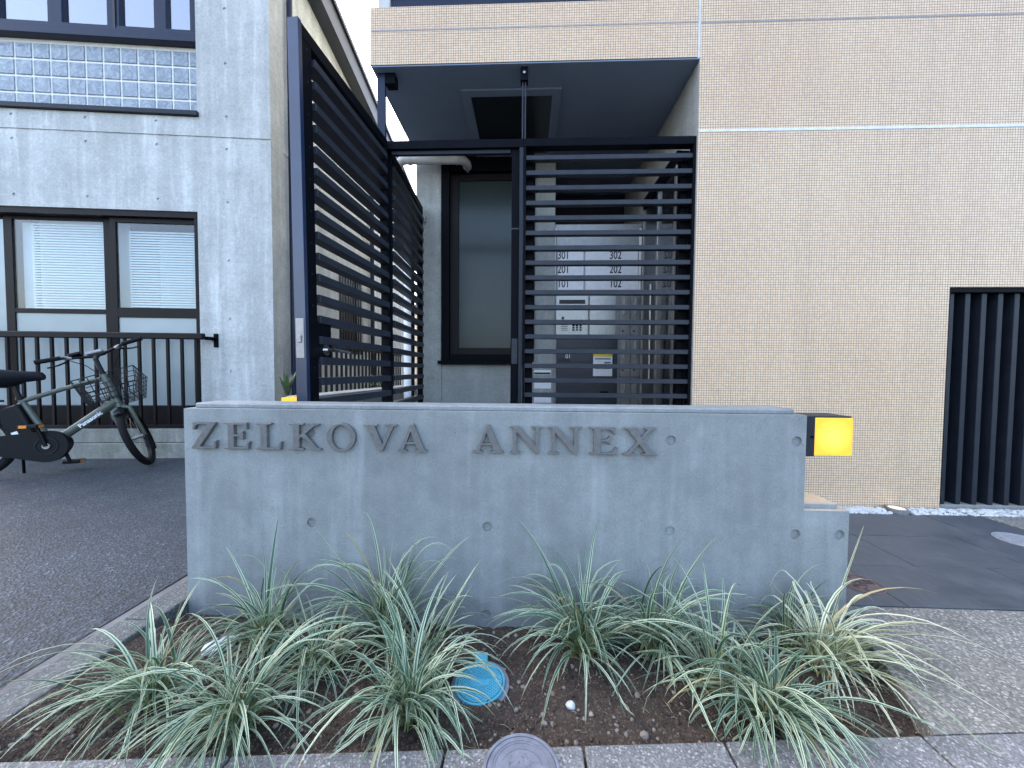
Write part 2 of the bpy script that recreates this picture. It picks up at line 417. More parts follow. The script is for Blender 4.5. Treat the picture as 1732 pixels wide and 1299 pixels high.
# parking lot asphalt, gently uneven
def asph():
    m = MB(); nx, ny = 90, 70; x0, x1, y0, y1 = -10.5, -1.352, -2.2, 3.62
    for j in range(ny+1):
        for i in range(nx+1):
            x = x0+(x1-x0)*i/nx; y = y0+(y1-y0)*j/ny
            m.v.append((x, y, -.006+.006*mnoise.noise(Vector((x*.9, y*.9, 2)))+.0015*mnoise.noise(Vector((x*6, y*6, 1)))))
    for j in range(ny):
        for i in range(nx):
            a = j*(nx+1)+i; m.f.append((a, a+1, a+nx+2, a+nx+1))
    return m.build('asphalt_lot', 'asphalt', fix=False, smooth=True)
tag(asph(), 'dark grey speckled asphalt parking lot beside the kerb', 'asphalt', kind='structure')
ck = MB()
for line in ([(-20, 1172), (25, 1128), (50, 1110), (82, 1103), (118, 1098), (140, 1088), (165, 1075)], [(-10, 1178), (40, 1140), (75, 1118), (112, 1100)], [(170, 1055), (215, 1010), (245, 992)]):
    pts = []
    for a_, b_ in line: pts.append(onz(a_, b_, -.004))
    pts2 = []
    for a_, b_ in zip(pts[:-1], pts[1:]):
        for t_ in (0, .25, .5, .75): q = a_.lerp(b_, t_); pts2.append((q.x+random.uniform(-.004, .004), q.y+random.uniform(-.004, .004)))
    for (xa, ya), (xb, yb) in zip(pts2[:-1], pts2[1:]):
        dx, dy = xb-xa, yb-ya; l_ = math.hypot(dx, dy) or 1; w_ = random.uniform(.001, .0028); nx0, ny0 = -dy/l_*w_, dx/l_*w_
        ck.add([(xa-nx0, ya-ny0, .0035), (xb-nx0, yb-ny0, .0035), (xb+nx0, yb+ny0, .0035), (xa+nx0, ya+ny0, .0035)], [(0, 1, 2, 3)])
tag(ck.build('asphalt_crack', 'ink', fix=False), 'thin dark cracks in the asphalt along the kerb', 'crack', kind='structure')
g = MB().box(-1.352, -1.318, -2.2, 2.9, -.16, -.0085).build('gutter_strip', 'kerb_concrete', bevel=.002); tag(g, 'narrow smooth concrete strip between asphalt and kerb', 'gutter', kind='structure')
kerb = empty('kerb'); tag(kerb, 'low concrete kerb between asphalt lot and plant bed', 'kerb', kind='structure')
for a, b in ((-.6, .0), (.003, .6), (.603, 1.16), (1.163, 1.76), (1.763, 2.36), (2.363, 2.9)):
    MB().box(-1.316, -1.208, a, b, -.16, .0+random.uniform(-.002, .002)).build('kerb_stone', 'kerb_grain', kerb, bevel=.006)
# front edging blocks: their inner edge runs slightly askew to the wall
def ey(x): return .797+.0747*x
edg = empty('edging'); tag(edg, 'row of grey concrete edging blocks in front of the plant bed', 'edging', kind='structure')
xs = [-1.205, -.62, -.17, .13, .445, .90, 1.46, 2.0, 2.6, 3.4]
for a, b in zip(xs[:-1], xs[1:]):
    A, B = a+.003, b-.003
    MB().prism([[(A, ey(A)-.32), (B, ey(B)-.32), (B, ey(B)), (A, ey(A))]], lambda u, v: (u, v, .0), lambda u, v: (u, v, -.16)).build('edging_block', 'edging', edg, bevel=.004)
sw = MB(); 
sw.prism([[(1.095, 1.352), (1.095, 1.285), (.935, .872), (.935, ey(.935)+.004), (3.4, ey(3.4)+.004), (6, 1.05), (6, 1.352)]], lambda u, v: (u, v, -.002), lambda u, v: (u, v, -.16))
tag(sw.build('sidewalk', 'sidewalk', bevel=.003), 'pale exposed aggregate concrete walk right of the plant bed', 'sidewalk', kind='structure')
fp = MB().prism([[(-1.205, -1.6), (3.4, -1.6), (3.4, ey(3.4)-.323), (-1.205, ey(-1.205)-.323)]], lambda u, v: (u, v, -.003), lambda u, v: (u, v, -.16))
tag(fp.build('pavement', 'sidewalk'), 'concrete pavement in front of the edging blocks', 'pavement', kind='structure')

# dark paving: slabs 0.30 x 0.60 m
pav = empty('paving'); tag(pav, 'dark grey stone slab paving leading to the entrance', 'paving', kind='structure')
bx('bedding', 'asphalt', pav, -1.2, 2.63, 1.44, 2.262, -.16, -.012)
bx('bedding', 'asphalt', pav, 1.1, 2.63, 1.356, 1.44, -.16, -.012)
rows = [1.356, 1.648, 1.957, 2.26]
offs = [(.75, 1.35, 1.95, 2.55), (1.06, 1.66, 2.15, 2.62), (.85, 1.44, 1.99, 2.30, 2.62)]
for j in range(3):
    y0, y1 = rows[j]+.002, rows[j+1]-.002
    xl = [-1.2, -.6, 0.0, .5]+list(offs[j])
    if xl[-1] < 2.6: xl.append(2.625)
    for a, b in zip(xl[:-1], xl[1:]):
        A, B, Y0 = a+.002, b-.002, y0
        if j == 0:
            if B < 1.06: Y0 = 1.445
            elif A < 1.085:
                MB().prism([[(A, 1.445), (1.088, 1.445), (1.088, y0), (B, y0), (B, y1), (A, y1)]], lambda u, v: (u, v, .0), lambda u, v: (u, v, -.03)).build('slab', 'slab', pav, bevel=.0008, seg=1)
                continue
        MB().box(A, B, Y0, y1, -.03, random.uniform(-.0012, .0012)).build('slab', 'slab', pav, bevel=.0008, seg=1)
far = MB().box(2.632, 7, 1.356, 2.262, -.16, -.001).build('side_pavement', 'sidewalk'); tag(far, 'light concrete pavement beyond the dark slabs', 'pavement', kind='structure')
fl = MB().box(-1.30, 1.0, 2.262, 9, -.16, -.002); fl = fl.build('entrance_floor', 'slab'); tag(fl, 'dark floor of the sheltered entrance behind the wall', 'floor', kind='structure')
ps = MB().box(-3.4, -1.301, 3.5, 11, -.16, -.012).build('passage_ground', 'kerb_concrete'); tag(ps, 'plain concrete ground of the narrow side passage', 'ground', kind='structure')

# soil bed
def soilz(x, y):
    t = (y-.8)/(WALL_Y-.8)
    z = -.035-.035*max(0, min(1, t))+.035*math.exp(-((x+1.21)/.10)**2)*(1-.5*max(0, min(1, t)))+.018*mnoise.noise(Vector((x*4, y*4, .3)))+.009*mnoise.noise(Vector((x*14, y*14, 4)))+.006*mnoise.noise(Vector((x*40, y*40, 7)))+.003*mnoise.noise(Vector((x*95, y*95, 9)))
    return z
def soil():
    m = MB(); nx, ny = 480, 130; x0, x1 = -1.21, 1.10
    for j in range(ny+1):
        for i in range(nx+1):
            x = x0+(x1-x0)*i/nx; ya = ey(x)-.02; y = ya+(WALL_Y+.01-ya)*j/ny
            m.v.append((x, y, soilz(x, y)))
    for j in range(ny):
        for i in range(nx):
            a = j*(nx+1)+i; m.f.append((a, a+1, a+nx+2, a+nx+1))
    return m.build('soil', 'soil', fix=False, smooth=True)
tag(soil(), 'dark brown crumbly soil of the plant bed', 'soil', kind='structure')
def rock(m, c, r, seed, flat=.7, sub=1):
    bm = bmesh.new(); bmesh.ops.create_icosphere(bm, subdivisions=sub, radius=1)
    rr = random.Random(seed); off = Vector((rr.random()*50, rr.random()*50, 0)); a = rr.random()*6.28
    sx, sy = rr.uniform(.75, 1.25), rr.uniform(.7, 1.1)
    vs = []
    for v in bm.verts:
        p = v.co*(1+.28*mnoise.noise(v.co*1.3+off)); p = Vector((p.x*sx, p.y*sy, p.z*flat)); p.rotate(Matrix.Rotation(a, 3, 'Z'))
        vs.append(Vector(c)+p*r)
    fs = [tuple(v.index for v in f.verts) for f in bm.faces]; bm.free(); m.add(vs, fs)
def insoil(x, y): return x > -1.19 and x < .93+.15*(y-.86)/.42 and y > ey(x)+.008 and y < WALL_Y-.01
pm = MB(); st = MB(); cr = MB(); c = 0
rr = random.Random(3)
while c < 2300:
    x, y = rr.uniform(-1.2, 1.07), rr.uniform(.7, 1.27)
    if not insoil(x, y): continue
    r = rr.choice((.0015, .002, .0025, .003, .004, .006, .0075))*rr.uniform(.8, 1.2)
    rock(cr if c % 3 else pm, (x, y, soilz(x, y)+r*.2), r, c, .75, 0 if r < .004 else 1); c += 1
tag(pm.build('soil_pebbles', 'pebble', smooth=False), 'small pale pebbles strewn over the brown soil', 'pebbles', kind='stuff')
tag(cr.build('soil_crumbs', 'soil', smooth=False), 'dark crumbs of earth lying on the plant bed', 'soil crumbs', kind='stuff')
c = 0
while c < 130:
    x, y = rr.uniform(-1.2, 1.07), rr.uniform(.7, 1.27)
    if not insoil(x, y): continue
    a = rr.random()*6.28; L = rr.uniform(.006, .035); z = soilz(x, y)+.004
    d = Vector((math.cos(a), math.sin(a), 0)); p = Vector((x, y, z)); q = p+d*L; q.z = max(soilz(q.x, q.y)+.003, z-.004)
    mid = (p+q)/2+Vector((0, 0, .004))
    st.tube([p, mid, q], [.0005, .0009, .0004], 4); c += 1
tag(st.build('dry_straw', 'straw'), 'thin bits of dry straw scattered over the soil', 'straw', kind='stuff')
def stone(px, py, r, mat, label, seed, flat=.7):
    p = onz(px, py, -.04); p.z = soilz(p.x, p.y)+r*.35
    m = MB(); rock(m, (0, 0, 0), r, seed, flat, 2)
    o = m.build('stone', mat, smooth=True); o.location = p; tag(o, label, 'stone')
stone(965, 1194, .013, 'white_stone', 'white stone lying on bare soil below the clump right of the blue lid', 11)
stone(1078, 1172, .010, 'pebble', 'brownish pebble half under drooping leaves right of the blue lid', 12)
stone(1090, 1252, .010, 'pebble', 'pale brown pebble on the soil just behind the edging blocks', 15)
m = MB(); rock(m, (0, 0, 0), .045, 21, .45, 2)
o = m.build('crumpled_wrapper', 'plastic_bag'); p = onz(372, 1098, -.05); o.location = (p.x, p.y, soilz(p.x, p.y)+.012); tag(o, 'crumpled pale plastic wrapper lying among the leaves on the soil', 'wrapper')

# ------------------------------------------------------------------ sign wall
sign = empty('sign_wall', (0, 0, 0)); tag(sign, 'low grey concrete wall with raised letters behind the plant bed', 'wall')
WT = .15
prof = [(-1.205, -.16), (1.071, -.16), (1.071, .362), (.924, .362), (.924, .679), (-1.205, .679)]
wl = MB().prism([prof], lambda u, v: (u, WALL_Y, v), lambda u, v: (u, WALL_Y+WT, v)).build('wall', 'sign_concrete', sign)
holes = [(527, 884), (824, 891), (1133, 898), (1345, 904), (1420, 905), (822, 1040), (1135, 745), (1348, 747), (525, 732)]
cm = MB(); hp = []
for hx, hy in holes:
    p = ony(hx, hy, WALL_Y); hp.append(p)
    cm.tube([(p.x, WALL_Y-.02, p.z), (p.x, WALL_Y+.012, p.z)], .0165, 28)
cut(wl, cm)
b = wl.modifiers.new('bevel', 'BEVEL'); b.width = .008; b.segments = 3; b.limit_method = 'ANGLE'; b.angle_limit = R(50)
for p in hp: MB().tube([(p.x, WALL_Y+.0085, p.z), (p.x, WALL_Y+.016, p.z)], .0168, 24).build('tie_hole_plug', 'sign_concrete', sign)
# raised rims set back from the front edge
bx('rim', 'sign_concrete', sign, -1.185, .900, WALL_Y+.022, WALL_Y+WT-.02, .677, .697, bevel=.005)
bx('rim', 'sign_concrete', sign, .9245, 1.050, WALL_Y+.022, WALL_Y+WT-.02, .360, .379, bevel=.003)
GL = {
 'Z': [[(.05, 1), (.80, 1), (.80, .94), (.27, .075), (.60, .075), (.72, .13), (.78, .31), (.83, .31), (.80, 0), (0, 0), (0, .06), (.53, .925), (.24, .925), (.14, .88), (.09, .72), (.04, .72)]],
 'E': [[(0, 1), (.68, 1), (.69, .74), (.65, .74), (.60, .87), (.52, .925), (.30, .925), (.30, .55), (.43, .55), (.50, .59), (.53, .67), (.57, .67), (.57, .36), (.53, .36), (.50, .44), (.43, .475), (.30, .475), (.30, .075), (.54, .075), (.65, .13), (.71, .28), (.75, .28), (.72, 0), (0, 0), (0, .05), (.12, .075), (.12, .925), (0, .95)]],
 'L': [[(0, 1), (.43, 1), (.43, .95), (.30, .925), (.30, .075), (.50, .075), (.60, .13), (.66, .30), (.70, .30), (.67, 0), (0, 0), (0, .05), (.12, .075), (.12, .925), (0, .95)]],
 'K': [[(0, 1), (.42, 1), (.42, .95), (.30, .925), (.30, .55), (.62, .89), (.63, .935), (.54, .95), (.54, 1), (.88, 1), (.88, .95), (.76, .92), (.47, .61), (.82, .09), (.93, .05), (.93, 0), (.66, 0), (.36, .485), (.30, .42), (.30, .075), (.42, .05), (.42, 0), (0, 0), (0, .05), (.12, .075), (.12, .925), (0, .95)]],
 'O': [[(.47+.47*math.cos(t*math.pi/20), .5+.53*math.sin(t*math.pi/20)) for t in range(40)], [(.47+.30*math.cos(t*math.pi/20), .5+.455*math.sin(t*math.pi/20)) for t in range(39, -1, -1)]],
 'V': [[(0, 1), (.40, 1), (.40, .95), (.31, .925), (.535, .26), (.73, .90), (.72, .935), (.62, .95), (.62, 1), (.95, 1), (.95, .95), (.86, .92), (.53, -.02), (.45, -.02), (.10, .92), (0, .95)]],
 'A': [[(.43, 1.03), (.52, 1.03), (.86, .08), (.95, .05), (.95, 0), (.53, 0), (.53, .05), (.65, .075), (.585, .28), (.275, .28), (.205, .085), (.31, .05), (.31, 0), (0, 0), (0, .05), (.10, .08)], [(.425, .74), (.30, .36), (.555, .36)]],
 'N': [[(0, 1), (.26, 1), (.76, .32), (.76, .925), (.64, .95), (.64, 1), (.98, 1), (.98, .95), (.86, .925), (.86, -.02), (.78, -.02), (.20, .78), (.20, .075), (.32, .05), (.32, 0), (0, 0), (0, .05), (.12, .075), (.12, .91), (0, .95)]],
 'X': [[(0, 1), (.42, 1), (.42, .95), (.33, .925), (.50, .65), (.67, .915), (.58, .95), (.58, 1), (.92, 1), (.92, .95), (.80, .92), (.56, .57), (.85, .08), (.95, .05), (.95, 0), (.52, 0), (.52, .05), (.62, .08), (.44, .40), (.23, .08), (.33, .05), (.33, 0), (0, 0), (0, .05), (.13, .08), (.39, .48), (.11, .92), (0, .95)]]}
LET = [('Z', 330, 371), ('E', 384, 426), ('L', 438, 480), ('K', 493, 546), ('O', 556, 604), ('V', 618, 673), ('A', 674, 724), ('A', 800, 853), ('N', 863, 918), ('N', 927, 983), ('E', 996, 1043), ('X', 1053, 1110)]
for ch, a, b_ in LET:
    xa = ony(a, 740, WALL_Y).x; xb = ony(b_, 740, WALL_Y).x; wmax = max(p[0] for p in GL[ch][0]); zb, hh = .5405, .092
    sx = (xb-xa)/wmax
    MB().prism(GL[ch], lambda u, v: (xa+u*sx, WALL_Y-.015, zb+v*hh), lambda u, v: (xa+u*sx, WALL_Y+.002, zb+v*hh)).build('letter', 'letter_metal', sign, bevel=.0008, seg=1)

# wall lamp on the upper end of the wall
lamp = empty('wall_lamp', (.925, WALL_Y+.075, .54)); tag(lamp, 'lit yellow box lamp on the stepped end of the letter wall', 'lamp')
zt, zb_ = .1345, -.0015
bx('mount', 'dark_metal', lamp, 0.0005, .040, -.058, .058, zb_, zt, bevel=.002)
sh = MB().box(-.062, .062, -.055, .055, -.064, .062).build('shade', 'lamp_shade', lamp, bevel=.002); sh.location = (.1025, 0, .0665)
bx('cover', 'dark_metal', lamp, .040, .160, -.055, .055, .1295, .1345, bevel=.0015)
al = bpy.data.lights.new('lamp_light', 'AREA'); al.energy = .07; al.size = .1; al.color = (1, .62, .30)
alo = bpy.data.objects.new('lamp_light', al); COL.objects.link(alo); alo.parent = lamp; alo.location = (.10, 0, -.006)
MB().tube([(.03, -.063, .065), (.03, -.057, .065)], .004, 10).build('screw', 'black_metal', lamp)

# ------------------------------------------------------------------ tiled apartment building
FY = 2.36
apt = empty('apartment_building', (0, FY, 0)); tag(apt, 'apartment building clad in small beige mosaic tiles', 'building')
bprof = [(1.016, -.05), (2.50, -.05), (2.50, 1.331), (4.6, 1.331), (4.6, 9.2), (1.016, 9.2)]
bw = MB().prism([bprof], lambda u, v: (u, 0, v), lambda u, v: (u, .24, v)).build('wall', 'tile', apt, bevel=.002, seg=1)
bx('expansion_joint', 'caulk_light', apt, 1.001, 1.0155, .006, .2, 2.690, 6.5, bevel=0)
bx('horizontal_joint', 'caulk_light', apt, 1.0165, 4.6, -.0025, .01, 2.253, 2.268, bevel=0)
bx('horizontal_joint', 'caulk_dark', apt, 1.0165, 4.6, -.0015, .01, 2.884, 2.893, bevel=0)
bx('spandrel', 'tile', apt, -.98, 1.0, 0, .22, 2.690, 3.034)
bx('horizontal_joint', 'caulk_dark', apt, -.978, 1.0, -.0015, .01, 2.889, 2.898, bevel=0)
bx('spandrel_coping', 'dark_metal', apt, -.965, .998, .05, .20, 3.034, 3.05)
# balcony above the spandrel
bx('balcony_shadow_panel', 'frame_navy', apt, -.88, .998, .10, .125, 3.052, 4.4)  # dark sheet added to stand for the shadow inside the balcony
bx('balcony_post', 'pipe_grey', apt, -.96, -.885, .08, .15, 3.05, 4.4)
for i in range(3): bx('balcony_rail', 'dark_metal', apt, -.885, .998, .085, .098, 3.075+.11*i, 3.09+.11*i)
bx('upper_wall', 'base_concrete', apt, -.96, 1.0, 1.5, 6.4, 3.06, 9.2)
bx('side_block', 'tile', apt, 1.02, 4.6, .245, 6.4, 3.0, 9.2)
bx('rear_block', 'entry_concrete', apt, 1.21, 4.6, .5, 6.4, -.05, 2.99)
# soffit
bx('soffit', 'soffit', apt, -.975, 1.013, .004, 2.4, 2.682, 2.689, bevel=0)
bx('slab_above', 'entry_concrete', apt, -.97, 1.0, .225, 6.5, 2.691, 3.0, bevel=0)
ha = bx('ceiling_panel', 'hatch', apt, -.395, .155, .26, .95, 2.676, 2.6815)
for c4 in ((-.455, -.395, .20, 1.01), (.155, .215, .20, 1.01), (-.395, .155, .20, .26), (-.395, .155, .95, 1.01)):
    bx('ceiling_frame', 'soffit', ha, *c4, 2.668, 2.6815)
# entrance walls
PY = .99
bx('right_wall', 'entry_concrete', apt, 1.0145, 1.20, .245, 3.0, -.05, 2.680)
bx('reveal', 'entry_concrete', apt, 1.0122, 1.0158, .003, .2449, -.05, 2.680, bevel=0)
pil = bx('pillar', 'entry_concrete', apt, -.985, -.762, PY, PY+.3, -.05, 2.680, bevel=.004)
for hz in (2.40, 1.85, 1.25, .75): MB().tube([(-.84, PY-.0015, hz), (-.84, PY+.004, hz)], .014, 16).build('tie_hole', 'base_concrete', pil)
bx('wall_below_window', 'entry_concrete', apt, -.7615, .058, PY+.01, PY+.3, -.05, .872)
bx('column', 'entry_concrete', apt, .0585, .236, PY, PY+.3, -.05, 2.680, bevel=.004)
bx('recess_wall', 'dark_metal', apt, .237, 1.0135, PY+.75, PY+.85, -.05, 2.680)
bx('left_wall', 'base_concrete', apt, -.985, -.80, PY+.302, 6.5, -.05, 2.680)
# window beside the pillar
wn_ = MB().box(-.7605, .0575, PY+.035, PY+.09, .89, 2.678); 
ew = empty('entrance_window'); ew.parent = apt
bx('frame', 'black_metal', ew, -.7605, -.690, PY-.02, PY+.10, .905, 2.678)
bx('frame', 'black_metal', ew, .0, .0575, PY-.02, PY+.10, .905, 2.678)
bx('frame', 'black_metal', ew, -.69, 0, PY-.015, PY+.10, 2.55, 2.678)
bx('frame', 'black_metal', ew, -.69, 0, PY-.01, PY+.10, .905, .96)
bx('sash', 'frame_brown', ew, -.69, -.615, PY+.03, PY+.07, .961, 2.548)
bx('sash', 'frame_brown', ew, -.615, 0, PY+.03, PY+.07, .961, 1.02)
bx('sash', 'frame_brown', ew, -.615, 0, PY+.03, PY+.07, 2.49, 2.548)
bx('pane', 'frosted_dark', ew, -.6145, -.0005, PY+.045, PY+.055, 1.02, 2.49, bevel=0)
bx('sill', 'black_metal', ew, -.785, .0, PY-.05, PY+.09, .873, .9035)
bx('blind_panel', 'curtain', ew, -.60, -.20, PY+.085, PY+.09, 1.025, 1.83, bevel=0)
bx('white_box', 'white_plastic', ew, -.56, -.36, PY+.06, PY+.08, 1.03, 1.10)
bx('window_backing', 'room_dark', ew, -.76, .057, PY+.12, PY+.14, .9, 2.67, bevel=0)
# right: glazed entrance door in the side wall
ed = empty('entrance_door'); ed.parent = apt
bx('door_frame', 'steel_soft', ed, .985, 1.0135, .255, .29, 0, 2.2)
bx('door_frame', 'steel_soft', ed, .985, 1.0135, .96, .985, 0, 2.2)
bx('door_frame', 'black_metal', ed, .985, 1.0135, .25, .985, 2.2, 2.29)
bx('door_stile', 'steel', ed, .985, 1.010, .60, .64, 0, 2.199)
bx('pane', plain('door_glass', (.02, .022, .024), .06, 0, .05, 5, .9), ed, 1.0, 1.0135, .291, .599, 0, 2.199, bevel=0)
bx('pane', 'hatch', ed, 1.0, 1.0135, .641, .959, 0, 2.199, bevel=0)
MB().tube([(.965, .67, .75), (.965, .67, 1.5)], .011, 10).build('handle', 'steel', ed, smooth=True)
# louvred opening on the right: deep dark vertical fins
lv = empty('vertical_louvre', (0, FY, 0)); tag(lv, 'dark vertical metal louvre set into the tiled wall', 'louvre')
bx('backing', 'black_metal', lv, 2.505, 4.59, .235, .26, -.03, 1.325)
bx('head', 'black_metal', lv, 2.502, 4.59, .012, .234, 1.303, 1.3295)
bx('jamb', 'black_metal', lv, 2.502, 2.518, .012, .234, .02, 1.302)
bx('sill', 'base_concrete', lv, 2.502, 4.59, .03, .234, -.03, .018)
for i in range(9):
    x = 2.535+i*.094
    bx('fin', 'dark_metal', lv, x, x+.030, .035, .20, .019, 1.302, bevel=.002)

# white gravel strip and uplight
gs = empty('gravel_strip'); tag(gs, 'narrow strip of white gravel along the tiled wall', 'gravel', kind='structure')
bx('gravel_bed', 'asphalt', gs, 1.1, 4.6, 2.2635, 2.3595, -.16, -.012, bevel=0)
protos = []
for k in range(6):
    m = MB(); rock(m, (0, 0, 0), 1, 40+k, .62, 1); q = m.build('stone', 'white_stone', smooth=True, fix=False); protos.append(q.data); bpy.data.objects.remove(q)
rg = random.Random(5); cnt = 0
for row in range(4):
    x = 1.45
    while x < 3.35:
        r = rg.uniform(.012, .024)
        x += r*rg.uniform(1.2, 1.6)
        y = 2.272+row*.026+rg.uniform(-.004, .004)
        if y+r*1.1 > FY-.001: y = FY-.002-r*1.1
        if (x-2.2)**2+(y-2.306)**2 < (.050+r)**2: continue
        q = bpy.data.objects.new('stone', rg.choice(protos)); COL.objects.link(q); q.parent = gs
        q.location = (x, y, -.012+r*.6+(.006 if row in (1, 2) else 0)); q.scale = (r, r, r); q.rotation_euler = (rg.uniform(-.4, .4), rg.uniform(-.4, .4), rg.random()*6); cnt += 1
ul = empty('ground_uplight', (2.20, 2.306, 0)); tag(ul, 'round metal uplight set in white gravel at foot of tiled wall', 'light')
MB().ringz((0, 0), .040, .050, -.05, .024).build('housing', 'steel_soft', ul, bevel=.002)
MB().ringz((0, 0), .0502, .0525, -.01, .008).build('flange', 'steel_soft', ul)
MB().disc((0, 0), .0395, -.01, .019).build('lens', 'uplight_lens', ul)

# covers in the paving
def cover(name, loc, r, mat, label, style, ztop=.006):
    e = empty(name, loc); tag(e, label, 'cover')
    MB().ringz((0, 0), r*.915, r, -.03, ztop).build('rim', mat, e, bevel=.0008, seg=1)
    MB().disc((0, 0), r*.895, -.03, ztop-.0014).build('plate', 'lid_blue_dark' if style == 'grid' else mat, e)
    if style == 'rings':
        for q, w in ((.80, .018), (.72, .01)): MB().ringz((0, 0), r*q-r*w, r*q+r*w, ztop-.003, ztop).build('raised_ring', mat, e)
        m = MB(); rg = random.Random(2)
        for i in range(22):
            a = R(20+i*6.5)+math.pi*0; d = r*.56
            cx, cy = d*math.cos(a), d*math.sin(a); w = r*.022
            m.tube([(cx-w*math.sin(a)*0, cy, ztop-.003), (cx, cy, ztop-.0003)], r*rg.uniform(.018, .03), 5)
        for i in range(160):
            a = rg.random()*6.28; d = r*.46*math.sqrt(rg.random()); m.tube([(d*math.cos(a), d*math.sin(a), ztop-.003), (d*math.cos(a), d*math.sin(a), ztop-.0005)], r*.018, 4)
        q = m.build('raised_studs', mat, e); q['kind'] = 'stuff'
    if style == 'pattern':
        m = MB(); rg = random.Random(9)
        for i in range(26):
            a = rg.random()*6.28; d = r*.72*math.sqrt(rg.random()); l = r*rg.uniform(.1, .22); b2 = rg.random()*3.14
            cx, cy = d*math.cos(a), d*math.sin(a)
            m.tube([(cx-l*math.cos(b2), cy-l*math.sin(b2), ztop-.0015), (cx+l*math.cos(b2), cy+l*math.sin(b2), ztop-.0015)], r*.03, 5)
        q = m.build('raised_pattern', 'lid_brown_dark', e); q['kind'] = 'stuff'
        MB().ringz((0, 0), r*.80, r*.83, ztop-.003, ztop).build('raised_ring', mat, e)
    if style == 'grid':
        m = MB(); n = 9; R_ = r*.88
        for i in range(-n, n+1):
            for s in (1, -1):
                d = i*R_*1.0/n; 
                if abs(d) >= R_*.98: continue
                h = math.sqrt(R_*R_-d*d); a = R(38)*s; ux, uy = math.cos(a), math.sin(a); nx_, ny_ = -uy, ux
                zz = ztop-.0012+(.0002 if s > 0 else 0)
                m.tube([(nx_*d-ux*h, ny_*d-uy*h, zz), (nx_*d+ux*h, ny_*d+uy*h, zz)], r*.030, 4)
        q = m.build('raised_grid', mat, e); q['kind'] = 'stuff'
        MB().box(-r*.36, r*.36, -r*.16, r*.10, ztop-.004, ztop-.0002).build('blank_plate', mat, e, bevel=.0006, seg=1)
        MB().box(-r*.26, r*.26, r*.95, r*1.5, -.03, ztop-.001).build('hinge_tab', mat, e, bevel=.001, seg=1)
    return e
p = onz(882, 1312, 0); cover('manhole_cover', (p.x, p.y, .004), .079, 'lid_grey', 'round grey plastic inspection cover set in the edging blocks', 'rings', .008)
p = onz(812, 1150, -.035); bl = cover('valve_cover', (p.x, p.y, soilz(p.x, p.y)+.010), .069, 'lid_blue', 'round bright blue valve cover with hinge tab lying in the soil', 'grid'); bl.rotation_euler = (R(3), R(-2), R(4))
MB().ringz((0, 0), .0695, .080, -.03, -.002).build('collar', 'lid_grey', bl)
p = onz(1456, 988, 0); cover('drain_cover', (p.x, p.y, .0), .072, 'lid_brown', 'round brown iron cover in dark slabs at the end of the wall', 'pattern', .004)
cover('meter_cover', (2.44, 1.93, .0), .095, 'lid_pale', 'round pale grey cover in dark slabs out by the louvre', 'rings', .004)

# ------------------------------------------------------------------ slatted screens
def slats(parent, mat, n, z0, pitch, x0, x1, y0, y1, h):
    first = MB().box(x0, x1, y0, y1, 0, h).build('slat', mat, parent, bevel=.0015, seg=1); first.location = (0, 0, z0)
    for i in range(1, n): dup(first, parent, (0, 0, z0+i*pitch))
gr = empty('louvre_screen', (-.03, FY+.045, 0)); tag(gr, 'black horizontal slat screen beside the tiled wall at the entrance', 'screen')
GW = 1.040
bx('frame_top', 'black_metal', gr, 0, GW, -.03, .03, 2.196, 2.243)
bx('frame_side', 'black_metal', gr, 0, .014, -.03, .03, .06, 2.195)
bx('frame_side', 'black_metal', gr, GW-.014, GW, -.03, .03, .06, 2.195)
bx('frame_bottom', 'black_metal', gr, 0, GW, -.03, .03, .03, .0595)
bx('rear_post', 'black_metal', gr, .0145, .065, .031, .08, .03, 2.19); bx('rear_post', 'black_metal', gr, GW-.065, GW-.0145, .031, .08, .03, 2.19)
ztop_ = ony(1020, 414.5, FY+.045-.022).z; slats(gr, 'slat_metal', 23, ztop_-.028-.0916*15, .0916, .0145, GW-.0145, -.022, .018, .028)
# hanger bars between soffit and screen
hg = empty('hanger_rod', (-.034, FY+.045, 2.24)); tag(hg, 'twin steel hanger rod from soffit to top of slat screen', 'rod')
bx('bracket', 'black_metal', hg, -.020, .026, -.02, .03, .36, .4415); bx('rod', 'slat_metal', hg, -.010, -.001, -.006, .006, .004, .40); bx('rod', 'slat_metal', hg, .006, .015, -.006, .006, .004, .40)
MB().tube([(.003, -.03, .40), (.003, -.018, .40)], .008, 10).build('bolt', 'steel', hg)
hp_ = empty('hanger_post', (-.928, FY+.06, 2.24)); tag(hp_, 'flat grey hanger post from soffit corner down to the gate', 'post')
bx('post', 'frame_navy', hp_, -.028, .022, -.012, .012, .006, .4415); bx('bracket', 'black_metal', hp_, .022, .085, -.012, .05, .375, .4415)
# portal: header and posts
pt = empty('gate_frame', (0, FY+.045, 0)); tag(pt, 'black steel gate frame with header between gate and slat screen', 'gate frame')
bx('header', 'black_metal', pt, -.895, -.0315, -.03, .03, 2.192, 2.243)
bx('door_track', 'dark_metal', pt, -.86, -.11, -.012, .012, 2.167, 2.1915)
bx('post', 'black_metal', pt, -.104, -.0565, -.0119, .04, 0, 2.1915); bx('latch_post', 'dark_metal', pt, -.0555, -.0325, -.03, .02, 0, 2.1915)
bx('strike_plate', 'slat_metal', pt, -.098, -.060, -.020, -.0125, .86, 1.02); bx('seam', 'ink', pt, -.1045, -.0560, -.0135, -.012, 1.70, 1.708, bevel=0)
bx('hinge_post', 'black_metal', pt, -.925, -.8955, -.03, .03, 0, 2.2435)
